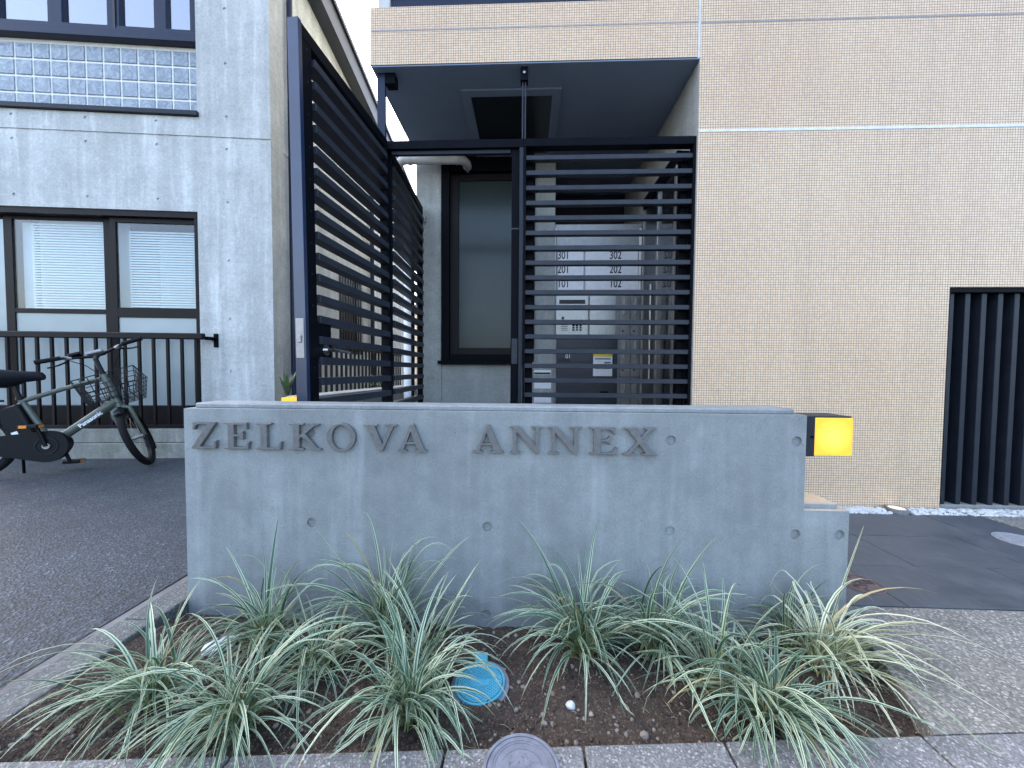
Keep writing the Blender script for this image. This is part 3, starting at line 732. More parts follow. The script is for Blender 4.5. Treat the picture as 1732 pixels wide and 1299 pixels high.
# open gate leaf
hx, hy = -.868, FY-.0; nx_, ny_ = -.928, 1.565
LW = math.hypot(nx_-hx, ny_-hy); gate = empty('slatted_gate', (hx, hy, 0), math.atan2(ny_-hy, nx_-hx)); gate.rotation_euler.x = R(.75); tag(gate, 'black slatted gate leaf standing open with a lever handle', 'gate')
# local +x runs from the hinge to the free edge, local +y is the side seen from the entrance
bx('frame_top', 'black_metal', gate, .0, LW, -.022, .022, 2.185, 2.24)
bx('frame_stile', 'black_metal', gate, .0, .03, -.022, .022, .08, 2.184); bx('frame_stile', 'black_metal', gate, LW-.062, LW, -.022, .022, .08, 2.184)
bx('frame_bottom', 'black_metal', gate, .0, LW, -.022, .022, .04, .079)
bx('edge_channel', 'gate_edge', gate, LW+.0005, LW+.024, -.024, .024, .04, 2.243)
slats(gate, 'slat_metal', 23, .115, .0905, .0305, LW-.0625, -.021, .036, .034)
lk = bx('lock_box', 'black_metal', gate, LW-.155, LW-.004, -.024, .026, .865, 1.03)
bx('lock_box_plate', 'steel_soft', lk, LW+.0245, LW+.027, -.018, .018, .865, 1.03); bx('bolt', 'steel_soft', lk, LW+.0272, LW+.034, -.008, .008, .93, .96)
hn = MB(); hn.tube([(LW-.105, .030, .905), (LW-.105, .066, .905)], .009, 12); hn.tube([(LW-.096, .070, .905), (LW-.14, .072, .906), (LW-.19, .070, .905), (LW-.25, .062, .902)], [.010, .0095, .009, .007], 12)
hn.build('lever_handle', 'chrome', lk, smooth=True)
MB().tube([(LW-.105, .0265, .905), (LW-.105, .033, .905)], .026, 24).build('rose', 'chrome', lk)
for i in range(16):
    zz = .16+i*.133
    if not .85 < zz < 1.05: MB().tube([(LW-.03, .0222, zz), (LW-.03, .0245, zz)], .004, 8).build('rivet', 'dark_metal', gate)
# fixed panel behind the gate
fx0, fy0, fx1, fy1 = -.905, FY+.085, -.942, 3.325
FL = math.hypot(fx1-fx0, fy1-fy0); fpn = empty('side_screen', (fx0, fy0, 0), math.atan2(fy1-fy0, fx1-fx0)); tag(fpn, 'fixed black slat panel between the gate and the concrete pillar', 'screen')
bx('frame_top', 'black_metal', fpn, 0, FL, -.022, .022, 2.185, 2.24); bx('frame_stile', 'black_metal', fpn, 0, .03, -.022, .022, .05, 2.184); bx('frame_stile', 'black_metal', fpn, FL-.03, FL, -.022, .022, .05, 2.184)
bx('rear_stile', 'black_metal', fpn, FL-.17, FL-.14, .0185, .04, .05, 2.18)
slats(fpn, 'slat_metal', 23, .115, .0905, .0305, FL-.0305, -.036, .018, .034)
bx('wall_bracket', 'steel_soft', fpn, FL-.03, FL-.008, -.052, -.0225, 2.10, 2.16)

# pipes under the soffit
def arc(c, r, a0, a1, ax, ay, n=8): return [Vector(c)+Vector(ax)*(r*math.cos(a0+(a1-a0)*i/n))+Vector(ay)*(r*math.sin(a0+(a1-a0)*i/n)) for i in range(n+1)]
pi_ = empty('drain_pipe', (-.9, 3.2, 2.5)); tag(pi_, 'grey drain pipe with elbow running under the soffit by the gate', 'pipe')
m = MB(); P0 = Vector((-.9, 3.2, 2.5))
path = [Vector((-.53, 3.36, 2.585)), Vector((-.53, 3.28, 2.585)), Vector((-.545, 3.245, 2.585)), Vector((-.58, 3.222, 2.585)), Vector((-.8, 3.22, 2.587))]+[Vector((-1.04, 3.22, 2.588))+Vector((-.075*math.sin(t), .075*(1-math.cos(t))*.8, -.075*(1-math.cos(t))*.7)) for t in [i*math.pi/16 for i in range(9)]]+[Vector((-1.105, 3.36, 2.45)), Vector((-1.09, 3.45, 2.33)), Vector((-1.089, 3.47, 2.2))]
m.tube([q-P0 for q in path], .037, 18); m.build('pipe', 'pipe_grey', pi_, smooth=True)
for q in (Vector((-.745, 3.22, 2.587)), Vector((-.60, 3.22, 2.586)), Vector((-1.0, 3.22, 2.588))): MB().tube([q-P0-Vector((.012, 0, 0)), q-P0+Vector((.012, 0, 0))], .0405, 18).build('collar', 'steel_soft' if q.x == -.745 else 'pipe_grey', pi_, smooth=True)
dp = MB().tube([(0, 0, 0), (0, 0, 2.1)], .05, 24).build('downpipe', 'white_plastic', smooth=True); dp.location = (-1.089, 3.47, -.001); tag(dp, 'white round downpipe beside the concrete pillar behind the slats', 'pipe')

# ------------------------------------------------------------------ mailboxes and intercom in the entrance
YM = 3.40
mu = empty('mailbox_unit', (0, YM, 0)); tag(mu, 'steel mailbox and intercom unit with flat numbers behind the slats', 'mailbox')
def pxbox(name, mat, parent, x0, x1, y0, y1, d0, d1, bevel=.0015):
    a = ony(x0, y1, YM-d1); b = ony(x1, y0, YM-d1)
    return bx(name, mat, parent, a.x, b.x, -d1, -d0, a.z, b.z, bevel=bevel)
bx('back_panel', 'steel_soft', mu, .237, 1.0, .0, .04, 0, 2.11)
nb = pxbox('name_board', 'steel_soft', mu, 941, 1086, 388, 497, .0005, .02)
pxbox('board_edge', 'white_plastic', nb, 936, 941, 386, 497, .0005, .03); pxbox('board_edge', 'white_plastic', nb, 1080, 1086, 386, 497, .021, .03)
for i, (ya, yb) in enumerate(((422, 442), (446, 466), (470, 490))):
    pxbox('name_card', 'paper', nb, 944, 987, ya, yb, .0205, .022, 0); pxbox('name_card', 'paper', nb, 990, 1079, ya, yb, .0205, .022, 0)
    for cx, s in ((953, f'{3-i}01'), (1041, f'{3-i}02')):
        q = ony(cx, (ya+yb)/2, YM-.022); text('number', s, .098, 'ink', nb, (q.x, -.0225, q.z), (R(90), 0, 0), sx=.72, bold=.0015)
ic = pxbox('intercom', 'steel', mu, 940, 995, 500, 566, .0005, .025)
pxbox('display', 'ink', ic, 946, 990, 507, 514, .0255, .027, 0)
for i in range(5): pxbox('speaker_slot', 'ink', ic, 949, 960, 546+i*3, 547+i*3, .0255, .0265, 0)
for r_ in range(4):
    for c_ in range(3): pxbox('key', 'black_metal', ic, 968+c_*6, 972+c_*6, 546+r_*3.6, 548.4+r_*3.6, .0255, .029, 0)
q = ony(952, 538, YM-.025); MB().tube([(q.x, -.034, q.z), (q.x, -.0255, q.z)], .012, 14).build('camera_lens', 'ink', ic)
pxbox('parcel_door', 'steel', mu, 997, 1042, 500, 566, .0005, .03)
lo = pxbox('parcel_locker', 'navy_panel', mu, 940, 1045, 570, 770, .0005, .03)
for yy in (588, 612, 656): pxbox('seam', 'ink', lo, 942, 1043, yy, yy+1, .0305, .031, 0)
pxbox('latch', 'black_metal', lo, 1014, 1029, 662, 672, .031, .036); pxbox('number_plate', 'slat_metal', lo, 944, 965, 607, 611, .0315, .033, 0)
q = ony(961, 603, YM-.031); text('locker_number', '01', .05, 'paper', lo, (q.x, -.0318, q.z), (R(90), 0, 0))
stk = pxbox('notice', 'paper', lo, 1003, 1036, 595, 636, .0305, .032, 0); pxbox('notice_heading', 'yellow_paper', stk, 1003.5, 1035.5, 595.5, 603, .0322, .033, 0)
pxbox('notice_print', 'grey_ink', stk, 1006, 1033, 606, 608, .0322, .0328, 0); pxbox('notice_print', 'grey_ink', stk, 1022, 1033, 612, 615, .0322, .0328, 0); pxbox('notice_print', 'grey_ink', stk, 1006, 1033, 622, 624, .0322, .0328, 0)
for c_, (xa, xb) in enumerate(((1048, 1066), (1067, 1085))):
    for ya, yb in ((500, 571), (573, 637), (639, 705), (707, 770)):
        d = pxbox('mail_door', 'steel_soft', mu, xa, xb, ya, yb, .0005, .02)
        pxbox('door_handle', 'steel', d, xa+7, xa+12, ya+4, ya+32, .0205, .034)
        q = ony(xa+5, yb-11, YM-.02); MB().tube([(q.x, -.024, q.z), (q.x, -.0205, q.z)], .008, 10).build('lock', 'black_metal', d)
for i, (x0, x1, y0, y1) in enumerate(((903, 932, 626, 634), (903, 932, 642, 657), (903, 932, 666, 681))):
    a = ony(x0, y1, 3.349); b = ony(x1, y0, 3.349)
    n_ = bx('notice', 'paper', None, max(a.x, .06), b.x, 3.3475, 3.3495, a.z, b.z, bevel=0)
    tag(n_, ('small white notice with a black line on the concrete column', 'white notice with yellow heading stuck below the black lined one', 'lowest white notice with yellow heading on the concrete column')[i], 'notice')
    if i: bx('heading', 'yellow_paper', n_, max(a.x, .06)+.002, a.x+.10, 3.3465, 3.3473, b.z-.014, b.z-.002, bevel=0)
    else: bx('black_line', 'ink', n_, max(a.x, .06)+.002, b.x-.004, 3.3465, 3.3473, a.z+.004, a.z+.022, bevel=0)

# ------------------------------------------------------------------ left: fair-faced concrete house
LB = (-2.44, 3.565, 0); LA = R(6)
hs = empty('concrete_house', LB, LA); tag(hs, 'board marked bare concrete house with glass blocks beside the asphalt lot', 'building')
hprof = [(-8, 2.291), (-.672, 2.291), (-.672, -.05), (0, -.05), (0, 7.4), (-.655, 7.4), (-.655, 3.160), (-8, 3.160)]
hw = MB().prism([hprof], lambda u, v: (u, 0, v), lambda u, v: (u, .22, v)).build('front_wall', 'bldg_concrete', hs)
cm = MB()
for z_ in (4.155, 3.659, 3.174, 2.876, 2.384, 1.842, 1.289, .793): cm.tube([(-.395, -.02, z_), (-.395, .009, z_)], .014, 16)
for x_ in (-1.018, -1.633, -2.26, -2.88):
    for z_ in (3.108, 2.893, 2.395): cm.tube([(x_, -.02, z_), (x_, .009, z_)], .014, 16)
cm.box(-4.7, .02, -.02, .009, 2.972, 2.990); hw.parent = None; cut(hw, cm); hw.parent = hs
sideW = MB().box(-.22, 0, .2205, 6.5, -.05, 5.0).build('side_wall', 'bldg_concrete', hs)
cm = MB()
for y_ in (.12, ): pass
for y_ in (.75, 1.35, 2.6, 3.2, 4.0):
    for z_ in (4.15, 3.65, 3.3, 2.14, 1.29): cm.tube([(-.01, y_, z_), (.02, y_, z_)], .014, 12)
cm.box(-.009, .02, .1, 6.6, 2.972, 2.990)
cm.box(-.12, .05, 1.62, 2.62, 1.05, 2.25)
cut(sideW, cm); sideW.parent = hs
# roof edge along the side
bx('roof_fascia', 'fascia', hs, -.10, .16, .2, 6.7, 5.0, 5.26); bx('roof_trim', 'dark_metal', hs, -.10, .19, .2, 6.7, 5.261, 5.33)
# upper window
uw = empty('upper_window'); uw.parent = hs
D0, D1 = .07, .14
bx('frame_sill', 'frame_navy', uw, -4.5, -.6555, .005, D1, 3.846, 3.925)
bx('frame_rail', 'frame_navy', uw, -4.5, -.6555, .05, D1, 3.9255, 3.985)
for xa, xb in ((-.742, -.6555), (-1.06, -.955), (-1.47, -1.365), (-1.98, -1.86), (-2.52, -2.40)): bx('mullion', 'frame_navy', uw, xa, xb, .055, D1, 3.9855, 6.4)
bx('mullion_gap', 'ink', uw, -1.41, -1.392, .045, .0545, 3.93, 6.4, bevel=0)
for xa, xb in ((-.9545, -.7425), (-1.3645, -1.0605), (-1.8595, -1.4705), (-2.3995, -1.9805), (-3.2, -2.5205)): bx('pane', 'glass_sky', uw, xa, xb, .088, .094, 3.9855, 6.4, bevel=0)
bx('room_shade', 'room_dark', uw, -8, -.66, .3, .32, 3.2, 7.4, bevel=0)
bx('roof', 'fascia', hs, -8, -.23, .33, 6.5, 5.27, 5.3)
bx('rear_wall', 'bldg_concrete', hs, -8, -.23, 6.2, 6.5, 0, 5.29)
# glass blocks
gb = empty('glass_block_panel'); gb.parent = hs
bx('mortar', 'mortar', gb, -4.4, -.6555, .085, .15, 3.205, 3.845, bevel=0)
def block(w):
    m = MB(); h = .134; vs = []
    for (i, d, s) in ((0, 0, 1), (1, .004, 1), (2, .008, .95), (3, .006, .72), (4, .008, .55)):
        vs += [(-w/2*s if s == 1 else -w/2+(1-s)*h/2, 0-d, -h/2*s), (w/2*s if s == 1 else w/2-(1-s)*h/2, 0-d, -h/2*s), (w/2*s if s == 1 else w/2-(1-s)*h/2, 0-d, h/2*s), (-w/2*s if s == 1 else -w/2+(1-s)*h/2, 0-d, h/2*s)]
    fs = []
    for l in range(4):
        for k in range(4): fs.append((l*4+k, l*4+(k+1) % 4, (l+1)*4+(k+1) % 4, (l+1)*4+k))
    fs.append((16, 17, 18, 19)); m.add(vs, fs); return m.build('glass_block', 'glass_block', gb, smooth=True)
b1, b2 = block(.135), block(.104)
first = True
for r_ in range(4):
    z_ = 3.282+r_*.1525
    q = b2 if r_ == 0 else dup(b2, gb); q.location = (-.716, .0845, z_)
    for c_ in range(13):
        q = b1 if first else dup(b1, gb); first = False; q.location = (-.850-c_*.1525, .0845, z_)
bx('sill', 'dark_metal', hs, -4.5, -.640, -.03, .15, 3.163, 3.2035)
# lower sliding window
lw = empty('sliding_window'); lw.parent = hs
W0 = .05
bx('head_frame', 'frame_brown', lw, -4.5, -.6725, .01, W0+.09, 2.235, 2.288); bx('jamb', 'frame_brown', lw, -.715, -.6725, .012, W0+.09, .27, 2.2345)
bx('sill_frame', 'frame_brown', lw, -4.5, -.6725, .0, W0+.09, .27, .46)
bx('stile', 'frame_brown', lw, -1.50, -1.447, W0, W0+.03, .4605, 2.2345); bx('stile', 'frame_brown', lw, -1.585, -1.501, W0+.032, W0+.06, .4605, 2.2345)
bx('stile', 'frame_brown', lw, -2.46, -2.385, W0+.032, W0+.06, .4605, 2.2345); bx('stile', 'frame_brown', lw, -3.4, -3.30, W0+.032, W0+.06, .4605, 2.2345)
bx('mid_rail', 'frame_brown', lw, -1.4465, -.7155, W0, W0+.03, 1.30, 1.392); bx('mid_rail', 'frame_brown', lw, -2.3845, -1.5855, W0+.032, W0+.06, 1.333, 1.375)
bx('top_rail', 'frame_brown', lw, -1.4465, -.7155, W0, W0+.03, 2.19, 2.2345); bx('top_rail', 'frame_brown', lw, -2.3845, -1.5855, W0+.032, W0+.06, 2.205, 2.2345)
bx('pane', 'glass', lw, -1.4465, -.7155, W0+.012, W0+.017, 1.3925, 2.1895, bevel=0); bx('pane', 'glass', lw, -2.3845, -1.5855, W0+.044, W0+.049, 1.3755, 2.2045, bevel=0)
bx('frosted_pane', 'frosted', lw, -1.4465, -.7155, W0+.012, W0+.017, .4605, 1.2995, bevel=0); bx('frosted_pane', 'frosted', lw, -2.3845, -1.5855, W0+.044, W0+.049, .4605, 1.3325, bevel=0)
bx('frosted_pane', 'frosted', lw, -3.2995, -2.4605, W0+.044, W0+.049, .4605, 2.2, bevel=0)
for xa, xb, zt_, nm in ((-1.40, -.73, 2.14, 0), (-2.27, -1.60, 2.19, 1)):
    m = MB(); z_ = 1.36
    while z_ < zt_:
        m.add([(xa, .125, z_), (xb, .125, z_), (xb, .137, z_+.0185), (xa, .137, z_+.0185), (xa, .126, z_-.001), (xb, .126, z_-.001), (xb, .138, z_+.0175), (xa, .138, z_+.0175)], [(0, 1, 2, 3), (7, 6, 5, 4), (0, 4, 5, 1), (2, 6, 7, 3)]); z_ += .0245
    q = m.build('blind_slats', 'blind', lw); q['kind'] = 'stuff'
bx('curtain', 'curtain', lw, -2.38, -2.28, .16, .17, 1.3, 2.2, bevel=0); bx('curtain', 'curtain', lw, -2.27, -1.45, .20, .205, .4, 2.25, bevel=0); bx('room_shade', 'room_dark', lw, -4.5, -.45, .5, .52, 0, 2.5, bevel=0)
bx('curtain', 'curtain', lw, -1.2, -.68, .23, .235, .4, 2.1, bevel=0)
bx('base_ledge', 'base_concrete', hs, -4.6, -.6725, -.13, .2, .135, .262, bevel=.004); bx('base', 'base_concrete', hs, -4.6, -.6725, -.155, .2, -.1, .130, bevel=.004)
bx('base_joint', 'ink', hs, -4.6, -.6725, -.12, .2, .1301, .1349, bevel=0)
# railing in front of the window
rl = empty('window_railing', LB, LA); tag(rl, 'black metal railing with thin bars in front of the sliding window', 'railing')
RY = -.115
bx('top_rail', 'frame_brown', rl, -3.4, -.555, RY-.022, RY+.022, 1.085, 1.142, bevel=.008); bx('bottom_rail', 'frame_brown', rl, -3.4, -.70, RY-.014, RY+.014, .268, .296)
bs = MB().box(-.010, .010, RY-.010, RY+.010, .2965, 1.0845).build('bar', 'frame_brown', rl)
for i in range(22):
    q = bs if i == 0 else dup(bs, rl); q.location = (-.628-i*.1235, 0, 0)
bk = bx('bracket', 'black_metal', rl, -.575, -.53, RY+.023, -.001, 1.085, 1.115); bx('bracket_plate', 'black_metal', rl, -.545, -.505, -.012, -.0005, 1.02, 1.15)

# side passage seen through the gate
sp_ = empty('passage_window', LB, LA); tag(sp_, 'dark barred window in the side of the concrete house', 'window')
bx('frame', 'frame_brown', sp_, -.10, -.085, 1.625, 2.615, 1.055, 2.245); bx('pane', 'hatch', sp_, -.115, -.1005, 1.63, 2.61, 1.06, 2.24, bevel=0)
bs = MB().box(-.012, .0, -.008, .008, 1.06, 2.24).build('bar', 'frame_brown', sp_); bs.location = (0, 1.7, 0)
for i in range(1, 9): q = dup(bs, sp_, (0, 1.7+i*.105, 0))
cd = MB().tube([(0, 0, 0), (0, 0, 5.0)], .035, 16).build('dark_downpipe', 'frame_navy', smooth=True); v_ = Matrix.Rotation(LA, 3, 'Z') @ Vector((.05, 3.0, 0)); cd.location = (LB[0]+v_.x, LB[1]+v_.y, -.001); tag(cd, 'dark downpipe on the side wall of the concrete house', 'pipe')
c2 = MB().tube([(0, 0, 0), (0, 0, 5.0)], .028, 16).build('grey_downpipe', 'frame_navy', smooth=True); v_ = Matrix.Rotation(LA, 3, 'Z') @ Vector((.04, .30, 0)); c2.location = (LB[0]+v_.x, LB[1]+v_.y, -.001); tag(c2, 'blue grey downpipe at the front corner of the concrete house', 'pipe')
pw = bx('low_wall', 'entry_concrete', None, 0, .16, 0, 2.0, -.16, .655, bevel=.004); pw.location = (-1.47, 2.25, 0); pw.rotation_euler = (0, 0, R(-4)); tag(pw, 'low concrete wall with pale top in the passage behind the gate', 'wall')
l2 = empty('passage_lamp', (-1.355, 2.16, .575)); tag(l2, 'small yellow lamp at the end of the low passage wall', 'lamp')
bx('mount', 'dark_metal', l2, -.05, .05, .058, .085, 0, .08); MB().box(-.05, .05, -.05, .0575, 0, .08).build('shade', 'lamp_shade', l2, bevel=.002)
pf = empty('passage_fence', (-1.75, 3.0, 0), R(93)); tag(pf, 'dark fence of upright bars along the side passage', 'fence')
bx('top_rail', 'frame_brown', pf, 0, 2.6, -.02, .02, 1.02, 1.06); bx('bottom_rail', 'frame_brown', pf, 0, 2.6, -.02, .02, .1, .13)
bs = MB().box(-.009, .009, -.009, .009, .1305, 1.0195).build('bar', 'frame_brown', pf); bs.location = (.05, 0, 0)
for i in range(1, 25): dup(bs, pf, (.05+i*.105, 0, 0))
bb = empty('neighbour_house', (-1.5, 11, 0)); tag(bb, 'pale beige house closing the far end of the side passage', 'building')
bx('wall', 'beige_wall', bb, -4, 3, 0, 3, -.1, 2.6); bx('roof', 'fascia', bb, -4.2, 3.2, -.2, 3.2, 2.601, 2.7); bx('door', 'frame_brown', bb, -.1, .7, -.02, -.001, 0, 2.0)

# ------------------------------------------------------------------ electric bicycle
BA = R(26)
bk = empty('electric_bicycle', (-3.128, 2.984, 0), BA); bk.rotation_euler = (R(-3), 0, BA); tag(bk, 'olive green electric bicycle with wire basket parked on the asphalt', 'bicycle')
hd_t, hd_b = Vector((-.272, 0, .765)), Vector((-.186, 0, .535)); axd = (hd_b-hd_t).normalized()
BB = Vector((-.555, 0, .225)); RAX = Vector((-.985, 0, .25)); STt = Vector((-.735, 0, .585)); TTr = Vector((-.72, 0, .565))
m = MB()
m.tube([hd_t, hd_b], .026, 14); m.tube([hd_t+axd*.03, Vector((-.5, 0, .655)), TTr], [.019, .018, .017], 12)
m.tube([hd_b-axd*.02, BB+Vector((.04, 0, .05))], [.033, .031], 14); m.tube([STt, BB], [.018, .021], 12)
for s in (-1, 1):
    m.tube([TTr+Vector((0, s*.015, -.01)), RAX+Vector((0, s*.06, 0))], .010, 8); m.tube([BB+Vector((0, s*.03, 0)), RAX+Vector((0, s*.062, 0))], .012, 8)
fr_ = m.build('frame', 'bike_green', bk, smooth=True)
t_ = text('lettering', 'Panasonic', .043, 'white_plastic', fr_, (0, 0, 0), (0, 0, 0), bold=.001)
dtv = (hd_b-BB).normalized(); tp = BB+(hd_b-BB)*.60
t_.matrix_parent_inverse = Matrix.Identity(4)
Xa = dtv; Za = Vector((0, -1, 0)); Ya = Za.cross(Xa)
t_.matrix_local = Matrix(((Xa.x, Ya.x, Za.x, tp.x+.0), (Xa.y, Ya.y, Za.y, -.0335), (Xa.z, Ya.z, Za.z, tp.z), (0, 0, 0, 1)))
sp2 = MB().tube([STt-Vector((-.005, 0, .02)), STt+Vector((-.035, 0, .11))], .0135, 12).build('seat_post', 'bike_black', bk, smooth=True); MB().tube([STt-Vector((0, 0, .012)), STt+Vector((0, 0, .012))], .024, 14).build('seat_clamp', 'bike_black', sp2)
def saddle():
    m = MB(); secs = [(-.605, .016, .765, .02), (-.62, .026, .782, .042), (-.66, .032, .788, .055), (-.71, .044, .790, .065), (-.76, .075, .792, .095), (-.82, .105, .80, .12), (-.88, .10, .808, .11), (-.91, .06, .80, .07)]
    n = 14; vs = []
    for (x, w, zt_, th) in secs:
        for k in range(n):
            a = 2*math.pi*k/n; yy = w*math.cos(a); zz = math.sin(a); th = th; vs.append((x, yy, zt_-.02+(zz*.02 if zz > 0 else zz*th)))
    fs = [(i*n+k, i*n+(k+1) % n, (i+1)*n+(k+1) % n, (i+1)*n+k) for i in range(len(secs)-1) for k in range(n)]+[tuple(range(n)), tuple((len(secs)-1)*n+k for k in range(n))]
    m.add(vs, fs); return m.build('saddle', 'saddle', bk, smooth=True)
saddle()
bat = MB().box(-.075, .06, -.045, .045, -.13, .13).build('battery', 'bike_black', bk, bevel=.018, seg=3); bat.location = (-.735, 0, .405); bat.rotation_euler = (0, R(-22), 0)
bx('battery_label', 'white_plastic', bat, -.05, -.015, -.0465, -.0455, -.09, -.06, bevel=0)
# chain case
def case():
    outl = []; c1, r1, c2_, r2 = (BB.x, BB.z-.005), .118, (-.93, .25), .05
    for i in range(17): a = R(100-200*i/16); outl.append((c1[0]+r1*math.cos(a), c1[1]+r1*math.sin(a)))
    for i in range(9): a = R(-95-170*i/8); outl.append((c2_[0]+r2*math.cos(a), c2_[1]+r2*math.sin(a)))
    return MB().prism([outl], lambda u, v: (u, -.075, v), lambda u, v: (u, -.035, v)).build('chain_case', 'bike_black', bk, bevel=.006)
case()
mo = MB().tube([(BB.x, -.06, BB.z), (BB.x, .06, BB.z)], .085, 24).build('motor', 'bike_black', bk)
MB().tube([(BB.x, -.086, BB.z), (BB.x, -.0755, BB.z)], .022, 20).build('crank_boss', 'steel_soft', mo); MB().ringz((0, 0), .058, .064, 0, .003).build('ring', 'dark_metal', mo).matrix_local = Matrix.Translation((BB.x, -.078, BB.z)) @ Matrix.Rotation(R(90), 4, 'X')
def crank(s, up_):
    yy = s*.098; d = Vector((-.045, 0, .155))*(1 if up_ else -1); e = BB+d
    c = MB().tube([(BB.x, yy*.85, BB.z), (e.x, yy, e.z)], [.014, .011], 10).build('crank_arm', 'bike_black', bk, smooth=True)
    p = bx('pedal', 'bike_black', c, e.x-.05, e.x+.05, min(yy, yy+s*.09), max(yy, yy+s*.09), e.z-.013, e.z+.013, bevel=.004)
    bx('reflector', 'orange', c, e.x-.04, e.x+.0, yy+s*.09+(-.004 if s < 0 else 0), yy+s*.09+(.004 if s > 0 else -.0005), e.z-.010, e.z+.010, bevel=0)
    bx('reflector', 'orange', c, e.x+.0505, e.x+.054, min(yy+s*.02, yy+s*.07), max(yy+s*.02, yy+s*.07), e.z-.009, e.z+.009, bevel=0)
crank(-1, True); crank(1, False)
def wheel(parent, mirror=False):
    # wheel in its own XZ plane, centre at origin
    w = empty('wheel'); w.parent = parent
    n = 48; rr_ = .226; m = MB(); vs = []; fs = []; k2 = 10; tr = .024
    for i in range(n):
        a = 2*math.pi*i/n
        for k in range(k2):
            b = 2*math.pi*k/k2; q = rr_+tr*math.cos(b); vs.append((q*math.cos(a), tr*math.sin(b), q*math.sin(a)))
    for i in range(n):
        for k in range(k2): fs.append((i*k2+k, i*k2+(k+1) % k2, ((i+1) % n)*k2+(k+1) % k2, ((i+1) % n)*k2+k))
    m.add(vs, fs); m.build('tyre', 'rubber', w, smooth=True)
    m = MB().ringz((0, 0), .192, .205, -.012, .012); q = m.build('rim', 'bike_black', w); q.rotation_euler = (R(90), 0, 0)
    m = MB(); 
    for i in range(20):
        a = 2*math.pi*i/20; s = 1 if i % 2 else -1
        m.tube([(.018*math.cos(a+.9*s), s*.025, .018*math.sin(a+.9*s)), (.195*math.cos(a), 0, .195*math.sin(a))], .0012, 4)
    q = m.build('spokes', 'steel', w); q['kind'] = 'stuff'
    MB().tube([(0, -.045, 0), (0, .045, 0)], .016, 12).build('hub', 'steel_soft', w, smooth=True)
    return w
rw = wheel(bk); rw.location = RAX
def fender(parent, c, a0, a1, r, w=.03):
    m = MB(); n = 20; vs = []; fs = []
    for i in range(n+1):
        a = R(a0+(a1-a0)*i/n)
        for (dy, dr) in ((-w, -.012), (-w*.6, .002), (0, .006), (w*.6, .002), (w, -.012)): vs.append((c[0]+(r+dr)*math.cos(a), dy, c[2]+(r+dr)*math.sin(a)))
    for i in range(n):
        for k in range(4): fs.append((i*5+k, i*5+k+1, (i+1)*5+k+1, (i+1)*5+k))
    m.add(vs, fs); o = m.build('mudguard', 'bike_black', parent, smooth=True, fix=False); s = o.modifiers.new('s', 'SOLIDIFY'); s.thickness = .002; return o
fender(bk, RAX, 20, 190, .268)
bx('rear_rack', 'bike_black', bk, -1.15, -.85, -.06, .06, .56, .575)
# steered front assembly, turned far to the left about the head tube
STEER = R(97)
st_ = bpy.data.objects.new('front_assembly', None); COL.objects.link(st_); st_.parent = bk
rot = Matrix.Translation(hd_b) @ Matrix.Rotation(STEER, 4, -axd) @ Matrix.Translation(-hd_b)
st_.matrix_local = rot
FAX = hd_b+axd*.305+Vector((.943, 0, .334))*.042
w2 = wheel(st_); w2.location = FAX
m = MB(); crown = hd_b+axd*.035
m.tube([hd_b+axd*.002, crown], .024, 12)
for s in (-1, 1): m.tube([crown+Vector((0, s*.012, .0)), crown+Vector((.008, s*.052, -.02)), crown+Vector((.016, s*.055, -.06)), FAX+Vector((0, s*.055, 0))], [.016, .017, .017, .011], 10)
m.build('fork', 'bike_green', st_, smooth=True)
fender(st_, FAX, -10, 150, .264); 
m = MB().tube([hd_t-axd*.0, hd_t-axd*.13, hd_t-axd*.16+Vector((.04, 0, .01))], [.017, .016, .018], 12); m.build('stem', 'bike_black', st_, smooth=True)
hb = hd_t-axd*.165+Vector((.045, 0, .012))
m = MB().tube([hb+Vector((-.06, -.30, .03)), hb+Vector((-.045, -.20, .03)), hb+Vector((-.01, -.09, .018)), hb, hb+Vector((-.01, .09, .018)), hb+Vector((-.045, .20, .03)), hb+Vector((-.06, .30, .03))], .0115, 10)
hbar = m.build('handlebar', 'bike_black', st_, smooth=True)
for s in (-1, 1):
    MB().tube([hb+Vector((-.043, s*.185, .03)), hb+Vector((-.0615, s*.315, .03))], [.016, .0175], 12).build('grip', 'rubber', hbar, smooth=True)
    lv_ = MB().tube([hb+Vector((-.03, s*.15, .025)), hb+Vector((.0, s*.17, .012)), hb+Vector((.0, s*.22, .0)), hb+Vector((-.01, s*.28, -.008))], [.010, .008, .006, .006], 8).build('brake_lever', 'bike_black', hbar, smooth=True)
    MB().tube([hb+Vector((-.02, s*.13, .022)), hb+Vector((-.03, s*.165, .028))], .015, 10).build('lever_clamp', 'steel_soft', hbar, smooth=True)
    MB().tube([hb+Vector((-.01, s*.16, .02)), hb+Vector((.08, s*.10, -.01)), hb+Vector((.06, s*.04, -.12)), hb+Vector((.0, s*.02, -.2))], .003, 6).build('cable', 'rubber', hbar, smooth=True)
bx('control_pad', 'bike_black', hbar, hb.x-.05, hb.x+.01, .07, .14, hb.z+.028, hb.z+.05, bevel=.004)
bx('display', 'steel_soft', hbar, hb.x-.02, hb.x+.05, -.05, .05, hb.z+.022, hb.z+.052, bevel=.006)
